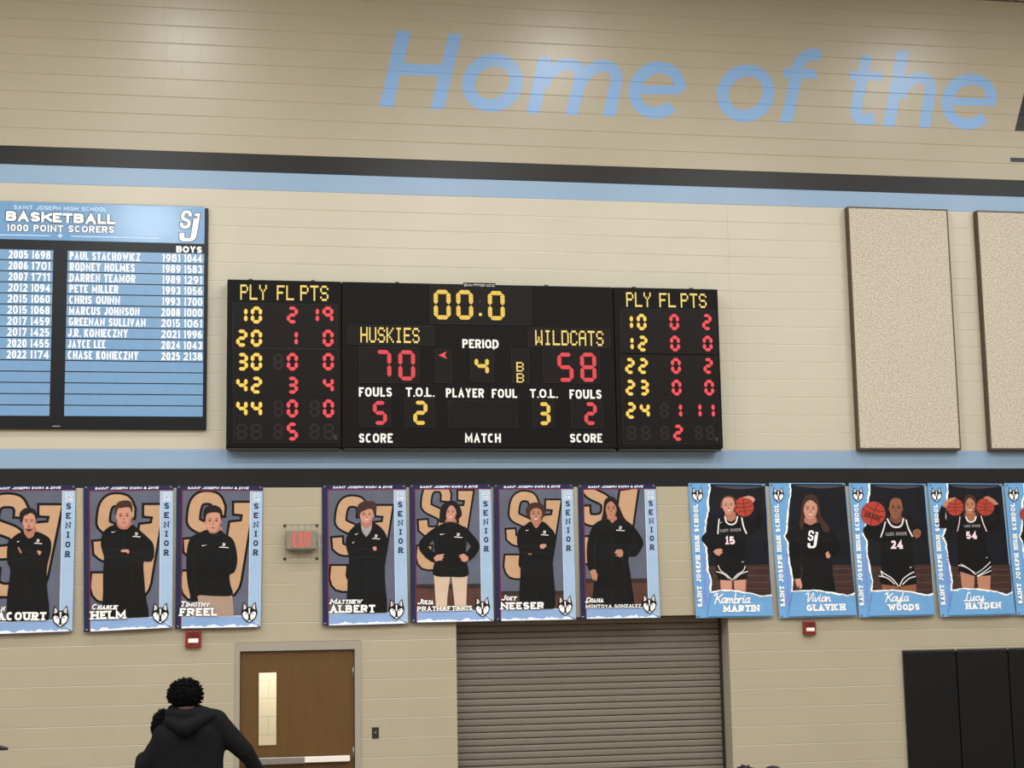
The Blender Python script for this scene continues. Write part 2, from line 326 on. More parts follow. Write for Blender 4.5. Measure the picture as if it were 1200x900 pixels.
# ------------------------------------------------------------------ lettering (stroke glyphs in a unit box)
def SE(a0, a1, n=18, cx=.5, cy=.5, rx=.5, ry=.5, p=2.4):
    o = []
    for i in range(n+1):
        a = math.radians(a0+(a1-a0)*i/n); c, s_ = math.cos(a), math.sin(a)
        o.append((cx+rx*math.copysign(abs(c)**(2/p), c), cy+ry*math.copysign(abs(s_)**(2/p), s_)))
    return o
S_ = [(.96, .80), (.86, .94), (.5, 1), (.15, .95), (.03, .80), (.05, .66), (.2, .56), (.5, .5), (.8, .44), (.96, .33), (.97, .18), (.85, .05), (.5, 0), (.14, .06), (.03, .2)]
BOWL = [(0, 0), (0, 1), (.6, 1), (.92, .93), (1, .74), (.92, .55), (.6, .47), (0, .47)]
G = {
 'A': (.78, [[(0, 0), (.5, 1), (1, 0)], [(.17, .32), (.83, .32)]]), 'B': (.7, [[(0, 0), (0, 1), (.58, 1), (.88, .94), (.94, .76), (.86, .59), (.58, .53), (0, .53)], [(.58, .53), (.92, .45), (1, .27), (.92, .07), (.58, 0), (0, 0)]]),
 'C': (.7, [SE(48, 312)]), 'D': (.72, [[(0, 0), (0, 1), (.48, 1), (.83, .9), (1, .62), (1, .38), (.83, .1), (.48, 0), (0, 0)]]), 'E': (.6, [[(1, 1), (0, 1), (0, 0), (1, 0)], [(0, .51), (.85, .51)]]),
 'F': (.58, [[(1, 1), (0, 1), (0, 0)], [(0, .48), (.85, .48)]]), 'G': (.74, [SE(48, 300)+[(1, .14), (1, .46), (.56, .46)]]), 'H': (.72, [[(0, 0), (0, 1)], [(1, 0), (1, 1)], [(0, .5), (1, .5)]]),
 'I': (.2, [[(.5, 0), (.5, 1)]]), 'J': (.58, [[(1, 1), (1, .28), (.86, .06), (.5, 0), (.14, .06), (0, .28)]]), 'K': (.7, [[(0, 0), (0, 1)], [(1, 1), (.04, .4)], [(.36, .6), (1, 0)]]),
 'L': (.56, [[(0, 1), (0, 0), (1, 0)]]), 'M': (.9, [[(0, 0), (0, 1), (.5, .2), (1, 1), (1, 0)]]), 'N': (.76, [[(0, 0), (0, 1), (1, 0), (1, 1)]]), 'O': (.76, [SE(0, 360, 24)]),
 'P': (.66, [BOWL]), 'Q': (.78, [SE(0, 360, 24), [(.6, .25), (1, -.05)]]), 'R': (.7, [BOWL, [(.5, .47), (1, 0)]]), 'S': (.66, [S_]), 'T': (.66, [[(0, 1), (1, 1)], [(.5, 1), (.5, 0)]]),
 'U': (.72, [[(0, 1), (0, .28), (.12, .07), (.5, 0), (.88, .07), (1, .28), (1, 1)]]), 'V': (.76, [[(0, 1), (.5, 0), (1, 1)]]), 'W': (1.05, [[(0, 1), (.26, 0), (.5, .85), (.74, 0), (1, 1)]]),
 'X': (.74, [[(0, 0), (1, 1)], [(0, 1), (1, 0)]]), 'Y': (.74, [[(0, 1), (.5, .46), (1, 1)], [(.5, .46), (.5, 0)]]), 'Z': (.64, [[(0, 1), (1, 1), (0, 0), (1, 0)]]),
 '0': (.62, [SE(0, 360, 22, p=2.8)]), '1': (.34, [[(.0, .8), (.75, 1), (.75, 0)]]), '2': (.6, [[(.03, .78), (.16, .94), (.5, 1), (.84, .94), (.97, .76), (.9, .56), (0, 0), (1, 0)]]),
 '3': (.6, [[(.03, .84), (.2, .97), (.5, 1), (.85, .93), (.93, .75), (.8, .57), (.4, .52)], [(.4, .52), (.85, .45), (1, .27), (.88, .07), (.5, 0), (.18, .04), (0, .18)]]), '4': (.64, [[(.75, 0), (.75, 1), (0, .28), (1, .28)]]),
 '5': (.6, [[(.92, 1), (.1, 1), (.04, .52), (.5, .6), (.85, .53), (1, .3), (.85, .07), (.5, 0), (.15, .05), (0, .18)]]), '6': (.62, [[(.9, .9), (.55, 1), (.15, .8), (0, .4), (.08, .1), (.5, 0), (.9, .08), (1, .3), (.9, .52), (.5, .6), (.1, .5), (.01, .34)]]),
 '7': (.6, [[(0, 1), (1, 1), (.35, 0)]]), '8': (.62, [SE(0, 360, 18, cy=.76, ry=.24, rx=.44), SE(0, 360, 18, cy=.26, ry=.26)]), '9': (.62, [[(.1, .1), (.45, 0), (.85, .2), (1, .6), (.92, .9), (.5, 1), (.1, .92), (0, .7), (.1, .48), (.5, .4), (.9, .5), (.99, .66)]]),
 '&': (.8, [[(1, 0), (.25, .72), (.3, .95), (.55, .98), (.65, .8), (.1, .35), (.05, .12), (.35, 0), (.7, .1), (.95, .45)]]), '.': (.12, [[(.5, 0), (.5, .06)]]), ' ': (.34, []),
}
def text(fl, m, s, p0, p1, h, t=.17, serif=False, shear=0.0, gap=.12, layer=10, outline=None, ow=.1):
    p0 = Vector(p0); p1 = Vector(p1); d = p1-p0; L = d.length; d.normalize(); up = Vector((-d.y, d.x))
    T = t*h; gaps = gap*h*(len(s)-1)
    k = max(.05*h, (L-gaps))/sum(G[c][0] for c in s); x = 0.0
    def mp(X, Y): return p0+d*(X+shear*Y)+up*Y
    for c in s:
        w_ = G[c][0]*k; ww = max(w_, T*1.02)
        for st in G[c][1]:
            pts = [(x+T/2+a*(ww-T), T/2+b_*(h-T)) for a, b_ in st]
            if c not in 'OQ08' or st[0] != st[-1]:
                q = list(pts)
                for e_, nb in ((0, 1), (-1, -2)):
                    dx = q[e_][0]-q[nb][0]; dy = q[e_][1]-q[nb][1]
                    if abs(dy) > 1.2*abs(dx) and (st[e_][1] in (0, 1)):
                        pts[e_] = (pts[e_][0], pts[e_][1]+math.copysign(T/2, dy)); 
                        if serif:
                            yy = T*.36 if st[e_][1] == 0 else h-T*.36
                            sl = T*1.02 if c != 'I' else T*1.15
                            ln = [mp(pts[e_][0]-sl, yy), mp(pts[e_][0]+sl, yy)]
                            fl.ribbon(m, ln, T*.72, layer)
                            if outline: fl.ribbon(outline, [mp(pts[e_][0]-sl-ow*h/2, yy), mp(pts[e_][0]+sl+ow*h/2, yy)], T*.72+ow*h, layer-1)
                    elif abs(dx) > abs(dy): pts[e_] = (pts[e_][0]+math.copysign(T/2 if st[e_][0] in (0, 1) else 0, dx), pts[e_][1])
            cl = st[0] == st[-1]
            P = [mp(*a) for a in pts]
            if outline: fl.ribbon(outline, P, T+ow*h, layer-1, closed=cl)
            fl.ribbon(m, P, T, layer, closed=cl)
        x += w_+gap*h
    return fl
# joined script lettering for the first names (x-height .52)
SCR = {'K': (.62, [[(.12, 1), (.1, .5), (0, -.06)], [(.62, .95), (.4, .7), (.1, .45)], [(.1, .46), (.35, .35), (.5, .02), (.66, .1)], [(-.12, .8), (0, .98), (.12, 1)]]),
 'V': (.55, [[(-.1, .85), (.05, 1), (.14, .9), (.16, 0), (.5, .8), (.62, 1)]]), 'L': (.55, [[(.5, .85), (.4, 1), (.25, .9), (.15, .2), (-.05, .02), (.15, .06), (.4, -.02), (.6, .12)]]),
 'a': (.46, [[(.4, .5), (.18, .52), (.02, .28), (.12, .02), (.32, .2), (.4, .5), (.36, .08), (.5, .06)]]), 'm': (.7, [[(.02, .5), (.04, 0)], [(.04, .2), (.2, .5), (.28, .4), (.28, 0)], [(.28, .2), (.46, .5), (.54, .4), (.54, .05), (.7, .08)]]),
 'b': (.42, [[(.08, 1.02), (.04, .1), (.2, 0), (.38, .18), (.3, .46), (.06, .34)]]), 'r': (.36, [[(.04, .5), (.05, 0)], [(.05, .25), (.18, .5), (.34, .46)]]), 'i': (.26, [[(.06, .5), (.06, .08), (.24, .06)], [(.1, .7), (.12, .76)]]),
 'v': (.42, [[(0, .5), (.12, .02), (.34, .5), (.44, .44)]]), 'n': (.5, [[(.02, .5), (.04, 0)], [(.04, .2), (.22, .5), (.32, .4), (.32, .06), (.48, .08)]]), 'y': (.46, [[(.02, .5), (.08, .1), (.24, .06), (.38, .5)], [(.38, .5), (.32, -.3), (.1, -.4), (.05, -.25), (.5, .08)]]),
 'l': (.26, [[(.1, .98), (.04, .12), (.14, .02), (.26, .08)]]), 'u': (.48, [[(.03, .5), (.04, .1), (.2, .02), (.36, .5), (.34, .08), (.48, .06)]]), 'c': (.38, [[(.34, .42), (.2, .52), (.04, .28), (.14, .02), (.38, .1)]])}
def script(fl, m, s, p0, p1, h, t=.1, layer=10, outline=None):
    p0 = Vector(p0); p1 = Vector(p1); d = p1-p0; L = d.length; d.normalize(); up = Vector((-d.y, d.x))
    k = L/sum(SCR[c][0] for c in s); x = 0
    for c in s:
        for st in SCR[c][1]:
            P = smooth_open([p0+d*(x+a*k+.14*b_*h)+up*(b_*h) for a, b_ in st], 4)
            if outline: fl.ribbon(outline, P, t*h*1.8, layer-1)
            fl.ribbon(m, P, t*h, layer, cap=True)
        x += SCR[c][0]*k

DOT = {'P': '11110 10001 10001 11110 10000 10000 10000', 'L': '10000 10000 10000 10000 10000 10000 11111', 'Y': '10001 10001 01010 00100 00100 00100 00100', 'F': '11111 10000 10000 11110 10000 10000 10000',
 'T': '11111 00100 00100 00100 00100 00100 00100', 'S': '01110 10001 10000 01110 00001 10001 01110', 'H': '10001 10001 10001 11111 10001 10001 10001', 'U': '10001 10001 10001 10001 10001 10001 01110', 'K': '10001 10010 10100 11000 10100 10010 10001',
 'I': '01110 00100 00100 00100 00100 00100 01110', 'E': '11111 10000 10000 11110 10000 10000 11111', 'W': '10001 10001 10001 10101 10101 11011 10001', 'D': '11110 10001 10001 10001 10001 10001 11110', 'C': '01110 10001 10000 10000 10000 10001 01110', 'A': '01110 10001 10001 11111 10001 10001 10001', 'B': '11110 10001 10001 11110 10001 10001 11110'}
def dots(fl, m, s, x0, x1, z0, z1, layer=2):
    n = len(s)*6-1; dx = (x1-x0)/n; dz = (z1-z0)/7
    for i, c in enumerate(s):
        for r, row in enumerate(DOT[c].split()):
            for q, b_ in enumerate(row):
                if b_ == '1':
                    a = x0+(i*6+q)*dx; z = z1-(r+1)*dz
                    fl.poly(m, [(a+.02*dx, z+.05*dz), (a+.98*dx, z+.05*dz), (a+.98*dx, z+.95*dz), (a+.02*dx, z+.95*dz)], layer)
SEG = {'0': 'abcdef', '1': 'bc', '2': 'abged', '3': 'abgcd', '4': 'fgbc', '5': 'afgcd', '6': 'afgcde', '7': 'abc', '8': 'abcdefg', '9': 'abfgc'}
def seg7(fl, m, ch, x0, z0, w_, h, t, layer=2, leds=0):
    x1 = x0+w_; z1 = z0+h; zm = (z0+z1)/2; g = t*.14; q = t/2
    X0, X1, Z0, Z1 = x0+q, x1-q, z0+q, z1-q
    ends = {'a': ((X0, Z1), (X1, Z1)), 'd': ((X0, Z0), (X1, Z0)), 'g': ((X0, zm), (X1, zm)), 'f': ((X0, Z1), (X0, zm)), 'b': ((X1, Z1), (X1, zm)), 'e': ((X0, zm), (X0, Z0)), 'c': ((X1, zm), (X1, Z0))}
    for sg in SEG[ch]:
        a, b_ = Vector(ends[sg][0]), Vector(ends[sg][1]); d = (b_-a).normalized(); nn = Vector((-d.y, d.x)); L = (b_-a).length
        def half(u):
            return q*max(0, min(1, (min(u, L-u)-g)/(q*.9)+.12))
        if leds:
            for k in range(leds):
                u0 = g+(L-2*g)*k/leds+(L*.012); u1 = g+(L-2*g)*(k+1)/leds-(L*.012)
                fl.poly(m, [a+d*u0+nn*half(u0), a+d*u1+nn*half(u1), a+d*u1-nn*half(u1), a+d*u0-nn*half(u0)], layer)
        else:
            us = [g, g+q*.35, g+q*.9, L-g-q*.9, L-g-q*.35, L-g]
            fl.poly(m, [a+d*u+nn*half(u) for u in us]+[a+d*u-nn*half(u) for u in reversed(us)], layer)

# the two-letter school monogram, drawn in its own units
MONO_S = [(342, 205), (345, 170), (322, 132), (262, 126), (226, 152), (212, 212), (222, 246), (300, 280), (324, 305), (318, 358), (290, 388), (226, 392), (194, 370), (190, 316)]
MONO_J = [(425, 150), (522, 150), (456, 540), (446, 576), (424, 610), (388, 635), (340, 646), (220, 646), (184, 636), (160, 608), (149, 566), (155, 492), (245, 492), (240, 550), (246, 572), (266, 582), (326, 582), (346, 570), (356, 540), (404, 240), (464, 234), (471, 202), (425, 198)]
def monogram(fl, fill, edge, conv, layer, ow=14):
    sp = smooth_open(MONO_S[1:-1], 4); sp = [Vector(MONO_S[0])]+sp+[Vector(MONO_S[-1])]
    S2 = [Vector(conv(*p)) for p in sp]; J2 = [Vector(conv(*p)) for p in MONO_J]
    u = (Vector(conv(300, 300))-Vector(conv(400, 400))).length/141.4
    if edge:
        fl.ribbon(edge, S2, (56+2*ow)*u, layer)
        d0 = (S2[0]-S2[1]).normalized()*ow*u; d1 = (S2[-1]-S2[-2]).normalized()*ow*u
        fl.ribbon(edge, [S2[0]+d0, S2[0]], (56+2*ow)*u, layer); fl.ribbon(edge, [S2[-1]+d1, S2[-1]], (56+2*ow)*u, layer)
        fl.ribbon(edge, J2, 2*ow*u, layer, closed=True)
    fl.ribbon(fill, S2, 56*u, layer+1); fl.poly(fill, J2, layer+1)
def dog_head(fl, conv, cx, cy, rx, ry, layer):
    def c(pts): return [conv(cx+a*rx, cy-b_*ry) for a, b_ in pts]
    def mir(p): return [(-a, b_) for a, b_ in p]
    fl.poly('ink', c([(-.74, 1.0), (-.5, .82), (-.24, .5), (0, .56), (.24, .5), (.5, .82), (.74, 1.0), (.88, .4), (1, -.05), (.78, -.55), (.36, -.86), (0, -1.0), (-.36, -.86), (-.78, -.55), (-1, -.05), (-.88, .4)]), layer)
    for f in (lambda p: p, mir):
        fl.poly('white', c(f([(-.66, .82), (-.44, .62), (-.36, .4), (-.72, .26)])), layer+1)
        fl.poly('white', c(f([(-.84, -.1), (-.62, .1), (-.3, -.02), (-.14, -.2), (-.12, -.52), (-.22, -.78), (-.68, -.5)])), layer+1)
        fl.poly('ink', c(f([(-.54, -.02), (-.24, -.14), (-.4, -.2)])), layer+2)
        fl.poly('logo_tan', c(f([(-.6, .7), (-.48, .55), (-.44, .42), (-.6, .34)])), layer+2)
    fl.poly('white', c([(-.1, .42), (.1, .42), (.07, -.1), (0, -.2), (-.07, -.1)]), layer+1)
    fl.poly('white', c([(-.2, -.82), (0, -.74), (.2, -.82), (0, -.92)]), layer+1)


# ================================================================== the setting
X0, X1, YB, ZT = -12.4, 16.6, -24.0, 10.6
DL, DR = hit(275.5, 820).x, hit(423.2, 820).x          # door frame outer edges
SL, SR = hit(535.6, 820).x, hit(856.5, 820).x          # shutter opening
SHUT_TOP = 12*COURSE; DOOR_TOP = 11*COURSE; JD = .28
def course_mat(k):
    if k < 19: return 'tan_block'
    return {19: 'black_block', 20: 'blue_block', 35: 'blue_block', 36: 'black_block'}.get(k, 'cream_block' if k < 36 else 'upper_block')
def front_wall():
    bm = bmesh.new(); names = ['tan_block', 'black_block', 'blue_block', 'cream_block', 'upper_block']
    for k in range(0, 53):
        z0, z1 = k*COURSE, min((k+1)*COURSE, ZT)
        if k < 11: xs = [(X0, DL), (DR, SL), (SR, X1)]
        elif k < 12: xs = [(X0, SL), (SR, X1)]
        else: xs = [(X0, X1)]
        prof = [(z0, JY), (z0+JU, 0), (z1-JL, 0), (z1, JY)]
        for a, b in xs:
            for (za, ya), (zb, yb) in zip(prof, prof[1:]):
                f = bm.faces.new([bm.verts.new((a, ya, za)), bm.verts.new((b, ya, za)), bm.verts.new((b, yb, zb)), bm.verts.new((a, yb, zb))])
                f.material_index = names.index(course_mat(k))
    def quad(*v):
        f = bm.faces.new([bm.verts.new(p) for p in v]); f.material_index = 0
    quad((SR, 0, 0), (SR, JD+.06, 0), (SR, JD+.06, SHUT_TOP), (SR, 0, SHUT_TOP))
    quad((SL, JD+.06, 0), (SL, 0, 0), (SL, 0, SHUT_TOP), (SL, JD+.06, SHUT_TOP))
    quad((SL, 0, SHUT_TOP), (SR, 0, SHUT_TOP), (SR, JD+.06, SHUT_TOP), (SL, JD+.06, SHUT_TOP))
    quad((DR, 0, 0), (DR, .2, 0), (DR, .2, DOOR_TOP), (DR, 0, DOOR_TOP)); quad((DL, .2, 0), (DL, 0, 0), (DL, 0, DOOR_TOP), (DL, .2, DOOR_TOP)); quad((DL, 0, DOOR_TOP), (DR, 0, DOOR_TOP), (DR, .2, DOOR_TOP), (DL, .2, DOOR_TOP))
    bmesh.ops.remove_doubles(bm, verts=bm.verts[:], dist=1e-5)
    me = bpy.data.meshes.new('wall_front'); bm.to_mesh(me); bm.free()
    for n in names: me.materials.append(M[n])
    o = link('wall_front', me); tag(o, kind='structure'); return o
wall = front_wall()
def slab(name, a, b, m):
    o = MB().box(a, b, m).build(name); tag(o, kind='structure'); return o
slab('floor', (X0, YB, -.1), (X1, 2.4, 0), 'gym_floor'); slab('ceiling', (X0, YB, ZT), (X1, .0, ZT+.1), 'ceiling_white')
slab('wall_left', (X0-.1, YB, 0), (X0, 0, ZT), 'side_wall'); slab('wall_right', (X1, YB, 0), (X1+.1, 0, ZT), 'side_wall')
slab('wall_back', (X0, YB-.1, 0), (X1, YB, ZT), 'side_wall')
# steel angle where the wall meets the roof structure
zt = hit(1190, 2.2).z
mb = MB(); mb.box((X0, -.012, zt), (X1, .004, zt+.012), 'steel_trim'); xt = hit(1190.5, 1).x
for k in range(-8, 4): mb.box((xt+k*2.4-.006, -.012, zt), (xt+k*2.4+.006, .004, ZT), 'steel_trim')
tag(mb.build('trim_1'), kind='structure')

# ---- painted words high on the wall
def joint_cuts(za, zb):
    r = []
    for k in range(int(za/COURSE), int(zb/COURSE)+2): r += [k*COURSE-JL, k*COURSE, k*COURSE+JU]
    return r
def A2(x, y): return hxz(400+x/3, y/3)
def A3(x, y): return hxz(800+x/3, y/3)
class Letter:
    """one painted letter; base and cap are the lines its strokes are cut off at"""
    def __init__(s, conv, base=None, cap=-60, m='letter_blue', name='painted_letter'):
        s.c, s.m, s.name = conv, m, name; s.f = Flat(surf=lambda x, z: -wall_y(z), eps=.0006)
        (x0, y0), (x1, y1) = base or ((-200, 700), (1600, 700))
        s.clip = [conv(x0, y0), conv(x1, y1), conv(x1, cap), conv(x0, cap)]
    def poly(s, pts): s.f.poly(s.m, [s.c(*p) for p in pts]); return s
    def pen(s, pts, w_, closed=False): s.f.ribbon(s.m, [s.c(*p) for p in pts], w_/3/109.5, 1, closed); return s
    def ring(s, cx, cy, rx, ry, w_, a0=0, a1=360, sh=.12, n=44):
        pts = []
        for i in range(n+(0 if a1-a0 == 360 else 1)):
            a = math.radians(a0+(a1-a0)*i/n); dx, dy = rx*math.cos(a), -ry*math.sin(a); pts.append((cx+dx-sh*dy, cy+dy+dx*.03))
        return s.pen(pts, w_, a1-a0 == 360)
    def done(s): s.f.build(s.name, wall, s.clip, cutz=joint_cuts(7.6, 9.8))
Letter(A2).poly([(133, 375), (195, 107), (245, 109), (219, 222), (351, 228), (377, 117), (424, 119), (361, 385), (312, 384), (341, 268), (208, 263), (183, 377)]).done()
Letter(A2).ring(531, 291, 83, 80, 50).done()
Letter(A2, ((600, 396), (1000, 411))).poly([(646, 420), (694, 199), (738, 201), (693, 420)]).pen(smooth_open([(708, 300), (730, 258), (762, 235), (798, 226), (828, 236), (840, 262), (836, 296)], 8)+[(800, 440)], 47).pen(smooth_open([(838, 300), (858, 262), (888, 240), (922, 231), (953, 241), (967, 267), (964, 300)], 8)+[(933, 446)], 47).done()
Letter(A2).pen([(1052, 316), (1192, 317)], 34).ring(1110, 317, 79, 80, 47, 2, 318).done()
Letter(A3).ring(222, 328, 80, 80, 48).done()
Letter(A3, ((300, 431), (500, 436))).pen([(356, 465), (399, 270)]+smooth_open([(400, 266), (408, 226), (430, 200), (458, 192), (486, 194)], 6), 47).pen([(353, 258), (471, 260)], 40).done()
Letter(A3, None, 194).pen([(652, 172), (622, 320)]+smooth_open([(614, 360), (611, 398), (630, 420), (674, 414)], 6), 46).pen([(588, 266), (703, 268)], 36).done()
Letter(A3, ((650, 442), (930, 451)), 178).poly([(699, 466), (756, 160), (801, 160), (740, 466)]).pen(smooth_open([(764, 340), (780, 304), (806, 281), (838, 272), (862, 284), (871, 312), (866, 345)], 8)+[(845, 480)], 46).done()
Letter(A3).pen([(950, 357), (1098, 359)], 33).ring(1008, 357, 78, 79, 46, 2, 318).done()
# first letter of the big black team word and its underline, running off to the right
Letter(A3, m='letter_black').poly([(1167, 460), (1215, 265), (1300, 268), (1262, 463)]).poly([(1262, 463), (1300, 268), (1352, 270), (1420, 470), (1370, 468)]).done()
Letter(A3, m='letter_black', name='painted_underline').poly([(1152, 554), (1700, 572), (1700, 586), (1152, 569)]).done()

# vertical control joints in the blockwork
mat('joint_tan', (164, 155, 134), .7)
for px_, py_, ka, kb in ((195, 100, 37, 51), (859, 440, 21, 35)):
    x = hit(px_, py_).x; f = Flat(surf=lambda x_, z_: -wall_y(z_), eps=.0006)
    f.poly('joint_tan', [(x-.0025, ka*COURSE), (x+.0025, ka*COURSE), (x+.0025, kb*COURSE), (x-.0025, kb*COURSE)], 0.5)
    f.build('control_joint', wall, cutz=joint_cuts(4, 10.4))

# ---- corridor seen through the door glass
o = MB().box((-1.2, 1.55, .04), (2.35, 1.65, 2.9), 'corridor_block').build('wall_corridor'); o.location.z = -.04; tag(o, kind='structure')
for n, a, b in (('trim_2', (-1.3, .35, 2.9), (2.45, 1.7, 3.0)), ('trim_3', (-1.3, .35, 0), (-1.2, 1.65, 2.9)), ('trim_4', (2.35, .35, 0), (2.45, 1.65, 2.9)), ('trim_5', (DR, .2, 0), (2.45, .35, 2.95)), ('trim_6', (-1.3, .2, 0), (DL, .35, 2.95)), ('trim_7', (DL, .2, DOOR_TOP), (DR, .35, 2.95))):
    tag(MB().box(a, b, 'corridor_block').build(n), kind='structure')
area('corridor_lamp', ((DL+DR)/2, 1.0, 2.85), 1.6, .5, 76, (1, .96, .88))

# ---- door
dr = empty('door_1', ((DL+DR)/2, 0, 0), kind='structure')
IL, IR = hit(282.2, 820).x, hit(414.5, 820).x; IT = 7*.3048
mb = MB()
FO = -.012
mb.prism([(DL, 0), (DL, DOOR_TOP), (DR, DOOR_TOP), (DR, 0), (IR+.012, 0), (IR+.012, IT+.012), (IL-.012, IT+.012), (IL-.012, 0)], FO, .16, 'frame_paint')
mb.prism([(IL-.02, 0), (IL-.02, IT+.02), (IR+.02, IT+.02), (IR+.02, 0), (IR-.004, 0), (IR-.004, IT-.004), (IL+.004, IT-.004), (IL+.004, 0)], .05, .14, 'frame_paint')
mb.build('door_frame', dr)
lx0, lz0 = hxz(303, 873.4, -.05); lx1, lz1 = hxz(324, 788, -.05)
mb = MB(); ya, yb = .03, .075
mb.box((IL-.006, ya, .01), (lx0, yb, IT+.006), 'door_wood'); mb.box((lx1, ya, .01), (IR+.006, yb, IT+.006), 'door_wood')
mb.box((lx0, ya, .01), (lx1, yb, lz0), 'door_wood'); mb.box((lx0, ya, lz1), (lx1, yb, IT+.006), 'door_wood')
leaf = mb.build('door_leaf', dr)
MB().box((lx0, .05, lz0), (lx1, .056, lz1), 'glass').build('vision_pane', leaf)
mb = MB(); mb.prism([(lx0-.012, lz0-.012), (lx1+.012, lz0-.012), (lx1+.012, lz1+.012), (lx0-.012, lz1+.012), (lx0-.012, lz0), (lx0, lz0), (lx0, lz1), (lx1, lz1), (lx1, lz0), (lx0-.012, lz0)], .024, .032, 'door_wood'); mb.build('glazing_bead', leaf)
bx0, bz0 = hxz(283, 893, .05); bx1, bz1 = hxz(410, 887.6, .05); bxm = hit(357, 890, .05).x; bz = bz0
bar = MB().box((IL+.03, -.05, bz-.036), (bxm, .0, bz+.034), 'brushed', .006).build('push_bar', dr); tag(bar, 'brushed metal push bar of the exit device')
mb = MB(); mb.box((bxm-.02, -.04, bz-.03), (bx1, .012, bz+.03), 'bar_white', .006); mb.box((bx1-.05, -.03, bz-.024), (bx1+.004, .034, bz+.024), 'bar_white', .004); mb.box((IL+.02, .0, bz-.03), (IL+.12, .034, bz+.03), 'brushed', .004)
mb.build('bar_housing', dr)
mb = MB()
for z in (.25, 1.07, 1.9): mb.tube((IR-.002, .02, z-.06), (IR-.002, .02, z+.06), .008, 'brushed')
mb.build('hinge', dr)

# ---- rolling steel shutter
sh = empty('door_2', ((SL+SR)/2, JD, 0), kind='structure')
P = .0715; bm = bmesh.new(); prof = []
z = 0.0
while z < SHUT_TOP+.02:
    prof += [(z, JD+.008), (z+.004, JD+.012), (z+.007, JD+.001), (z+P*.3, JD-.0012), (z+P*.6, JD-.0016), (z+P*.85, JD-.001), (z+P*.985, JD+.002)]; z += P
vs = [(bm.verts.new((SL-.05, y, z)), bm.verts.new((SR+.02, y, z))) for z, y in prof]
for i, ((a, b), (c, d)) in enumerate(zip(vs, vs[1:])):
    f = bm.faces.new((a, b, d, c)); f.smooth = i % 7 in (2, 3, 4); f.material_index = 1 if i % 7 in (0, 6) else 0
for v in bm.verts: v.co -= Vector(sh.location)
me = bpy.data.meshes.new('slat_curtain'); bm.to_mesh(me); bm.free(); me.materials.append(M['shutter']); me.materials.append(M['shutter_dark'])
link('slat_curtain', me, sh)
for x in (SL+.0, SR-.028): MB().box((x, JD-.03, 0), (x+.028, JD+.05, SHUT_TOP), 'dark_metal').build('guide_rail', sh)
MB().box((SL, JD-.02, .0), (SR, JD+.03, .06), 'dark_metal', .006).build('bottom_bar', sh)

# ================================================================== scoreboard
SBD = .20
sbl, sbr = hit(265.8, 430, SBD).x, hit(844.2, 430, SBD).x
sbt, sbb = hit(500, 332.0, SBD).z, hit(500, 524.8, SBD).z
sb = empty('scoreboard', ((sbl+sbr)/2, 0, sbb), 'wide black electronic scoreboard with amber and red lit digits, in the middle of the wall', 'scoreboard')
s1, s2 = hit(400.5, 430, SBD).x, hit(721, 430, SBD).x
for a, b, lab in ((sbl, s1-.003, 'left player statistics cabinet'), (s1+.003, s2-.003, 'centre cabinet with clock and scores'), (s2+.003, sbr, 'right player statistics cabinet')):
    mb = MB().box((a, -SBD, sbb), (b, -.0, sbt), 'board_black', .008)
    mb.box((a+.02, -SBD+.02, sbb-.022), (b-.02, -.03, sbb+.01), 'dark_metal')
    for q in (.2, .75): mb.box((a+(b-a)*q-.02, -SBD+.01, sbt-.01), (a+(b-a)*q+.02, -.08, sbt+.012), 'dark_metal')
    tag(mb.build('cabinet', sb), lab)
def ZA(x, y): return hxz(250+x/3.871, 320+y/3.871, SBD)
def ZB(x, y): return hxz(550+x/3.871, 320+y/3.871, SBD)
SA = 1/3.871/109.5*(1-SBD/CAM_D)       # metres per zoom pixel on the board face
def window(conv, x0, y0, x1, y1):
    a, c = conv(x0, y1), conv(x1, y0); y = -SBD
    mb = MB(); mb.box((a[0], y-.004, a[1]), (c[0], y+.01, c[1]), 'window_black')
    for p, q in (((a[0]-.006, a[1]-.006), (c[0]+.006, a[1])), ((a[0]-.006, c[1]), (c[0]+.006, c[1]+.006)), ((a[0]-.006, a[1]), (a[0], c[1])), ((c[0], a[1]), (c[0]+.006, c[1]))):
        mb.box((p[0], y-.008, p[1]), (q[0], y+.01, q[1]), 'window_edge')
    mb.build('display_window', sb)
for c, b in ((ZA, (88, 146, 562, 338)), (ZA, (90, 350, 565, 546)), (ZA, (92, 560, 566, 768)), (ZA, (985, 62, 1348+90, 228)), (ZA, (612, 243, 998, 322)), (ZA, (665, 338, 930, 496)), (ZA, (1008, 348, 1078, 496)),
             (ZA, (666, 572, 800, 698)), (ZA, (872, 572, 1000, 698)), (ZA, (1066, 582, 1374, 698)), (ZA, (1168, 356, 1268, 492)), (ZB, (268, 256, 634, 334)), (ZB, (338, 346, 586, 497)), (ZB, (195, 345, 266, 498)), (ZB, (288, 578, 380, 698)), (ZB, (464, 578, 600, 702)),
             (ZB, (688, 172, 1112, 364)), (ZB, (692, 372, 1118, 566)), (ZB, (698, 578, 1130, 774))): window(c, *b)
WD = SBD+.004
def digit(m, conv, x0, y0, x1, y1, ch, t, leds=0, name='digit'):
    cx, cz = conv((x0+x1)/2, (y0+y1)/2); w_, h = (x1-x0)*SA, (y1-y0)*SA
    f = Flat(WD); seg7(f, m, ch, cx-w_/2, cz-h/2, w_, h, t*SA, leds=leds); return f.build(name, sb)
def plyrow(conv, y0, y1, items):
    for m, x0, x1, ch in items: digit(m, conv, x0, y0, x1, y1, ch, 16)
AM, RD = 'amber', 'led_red'
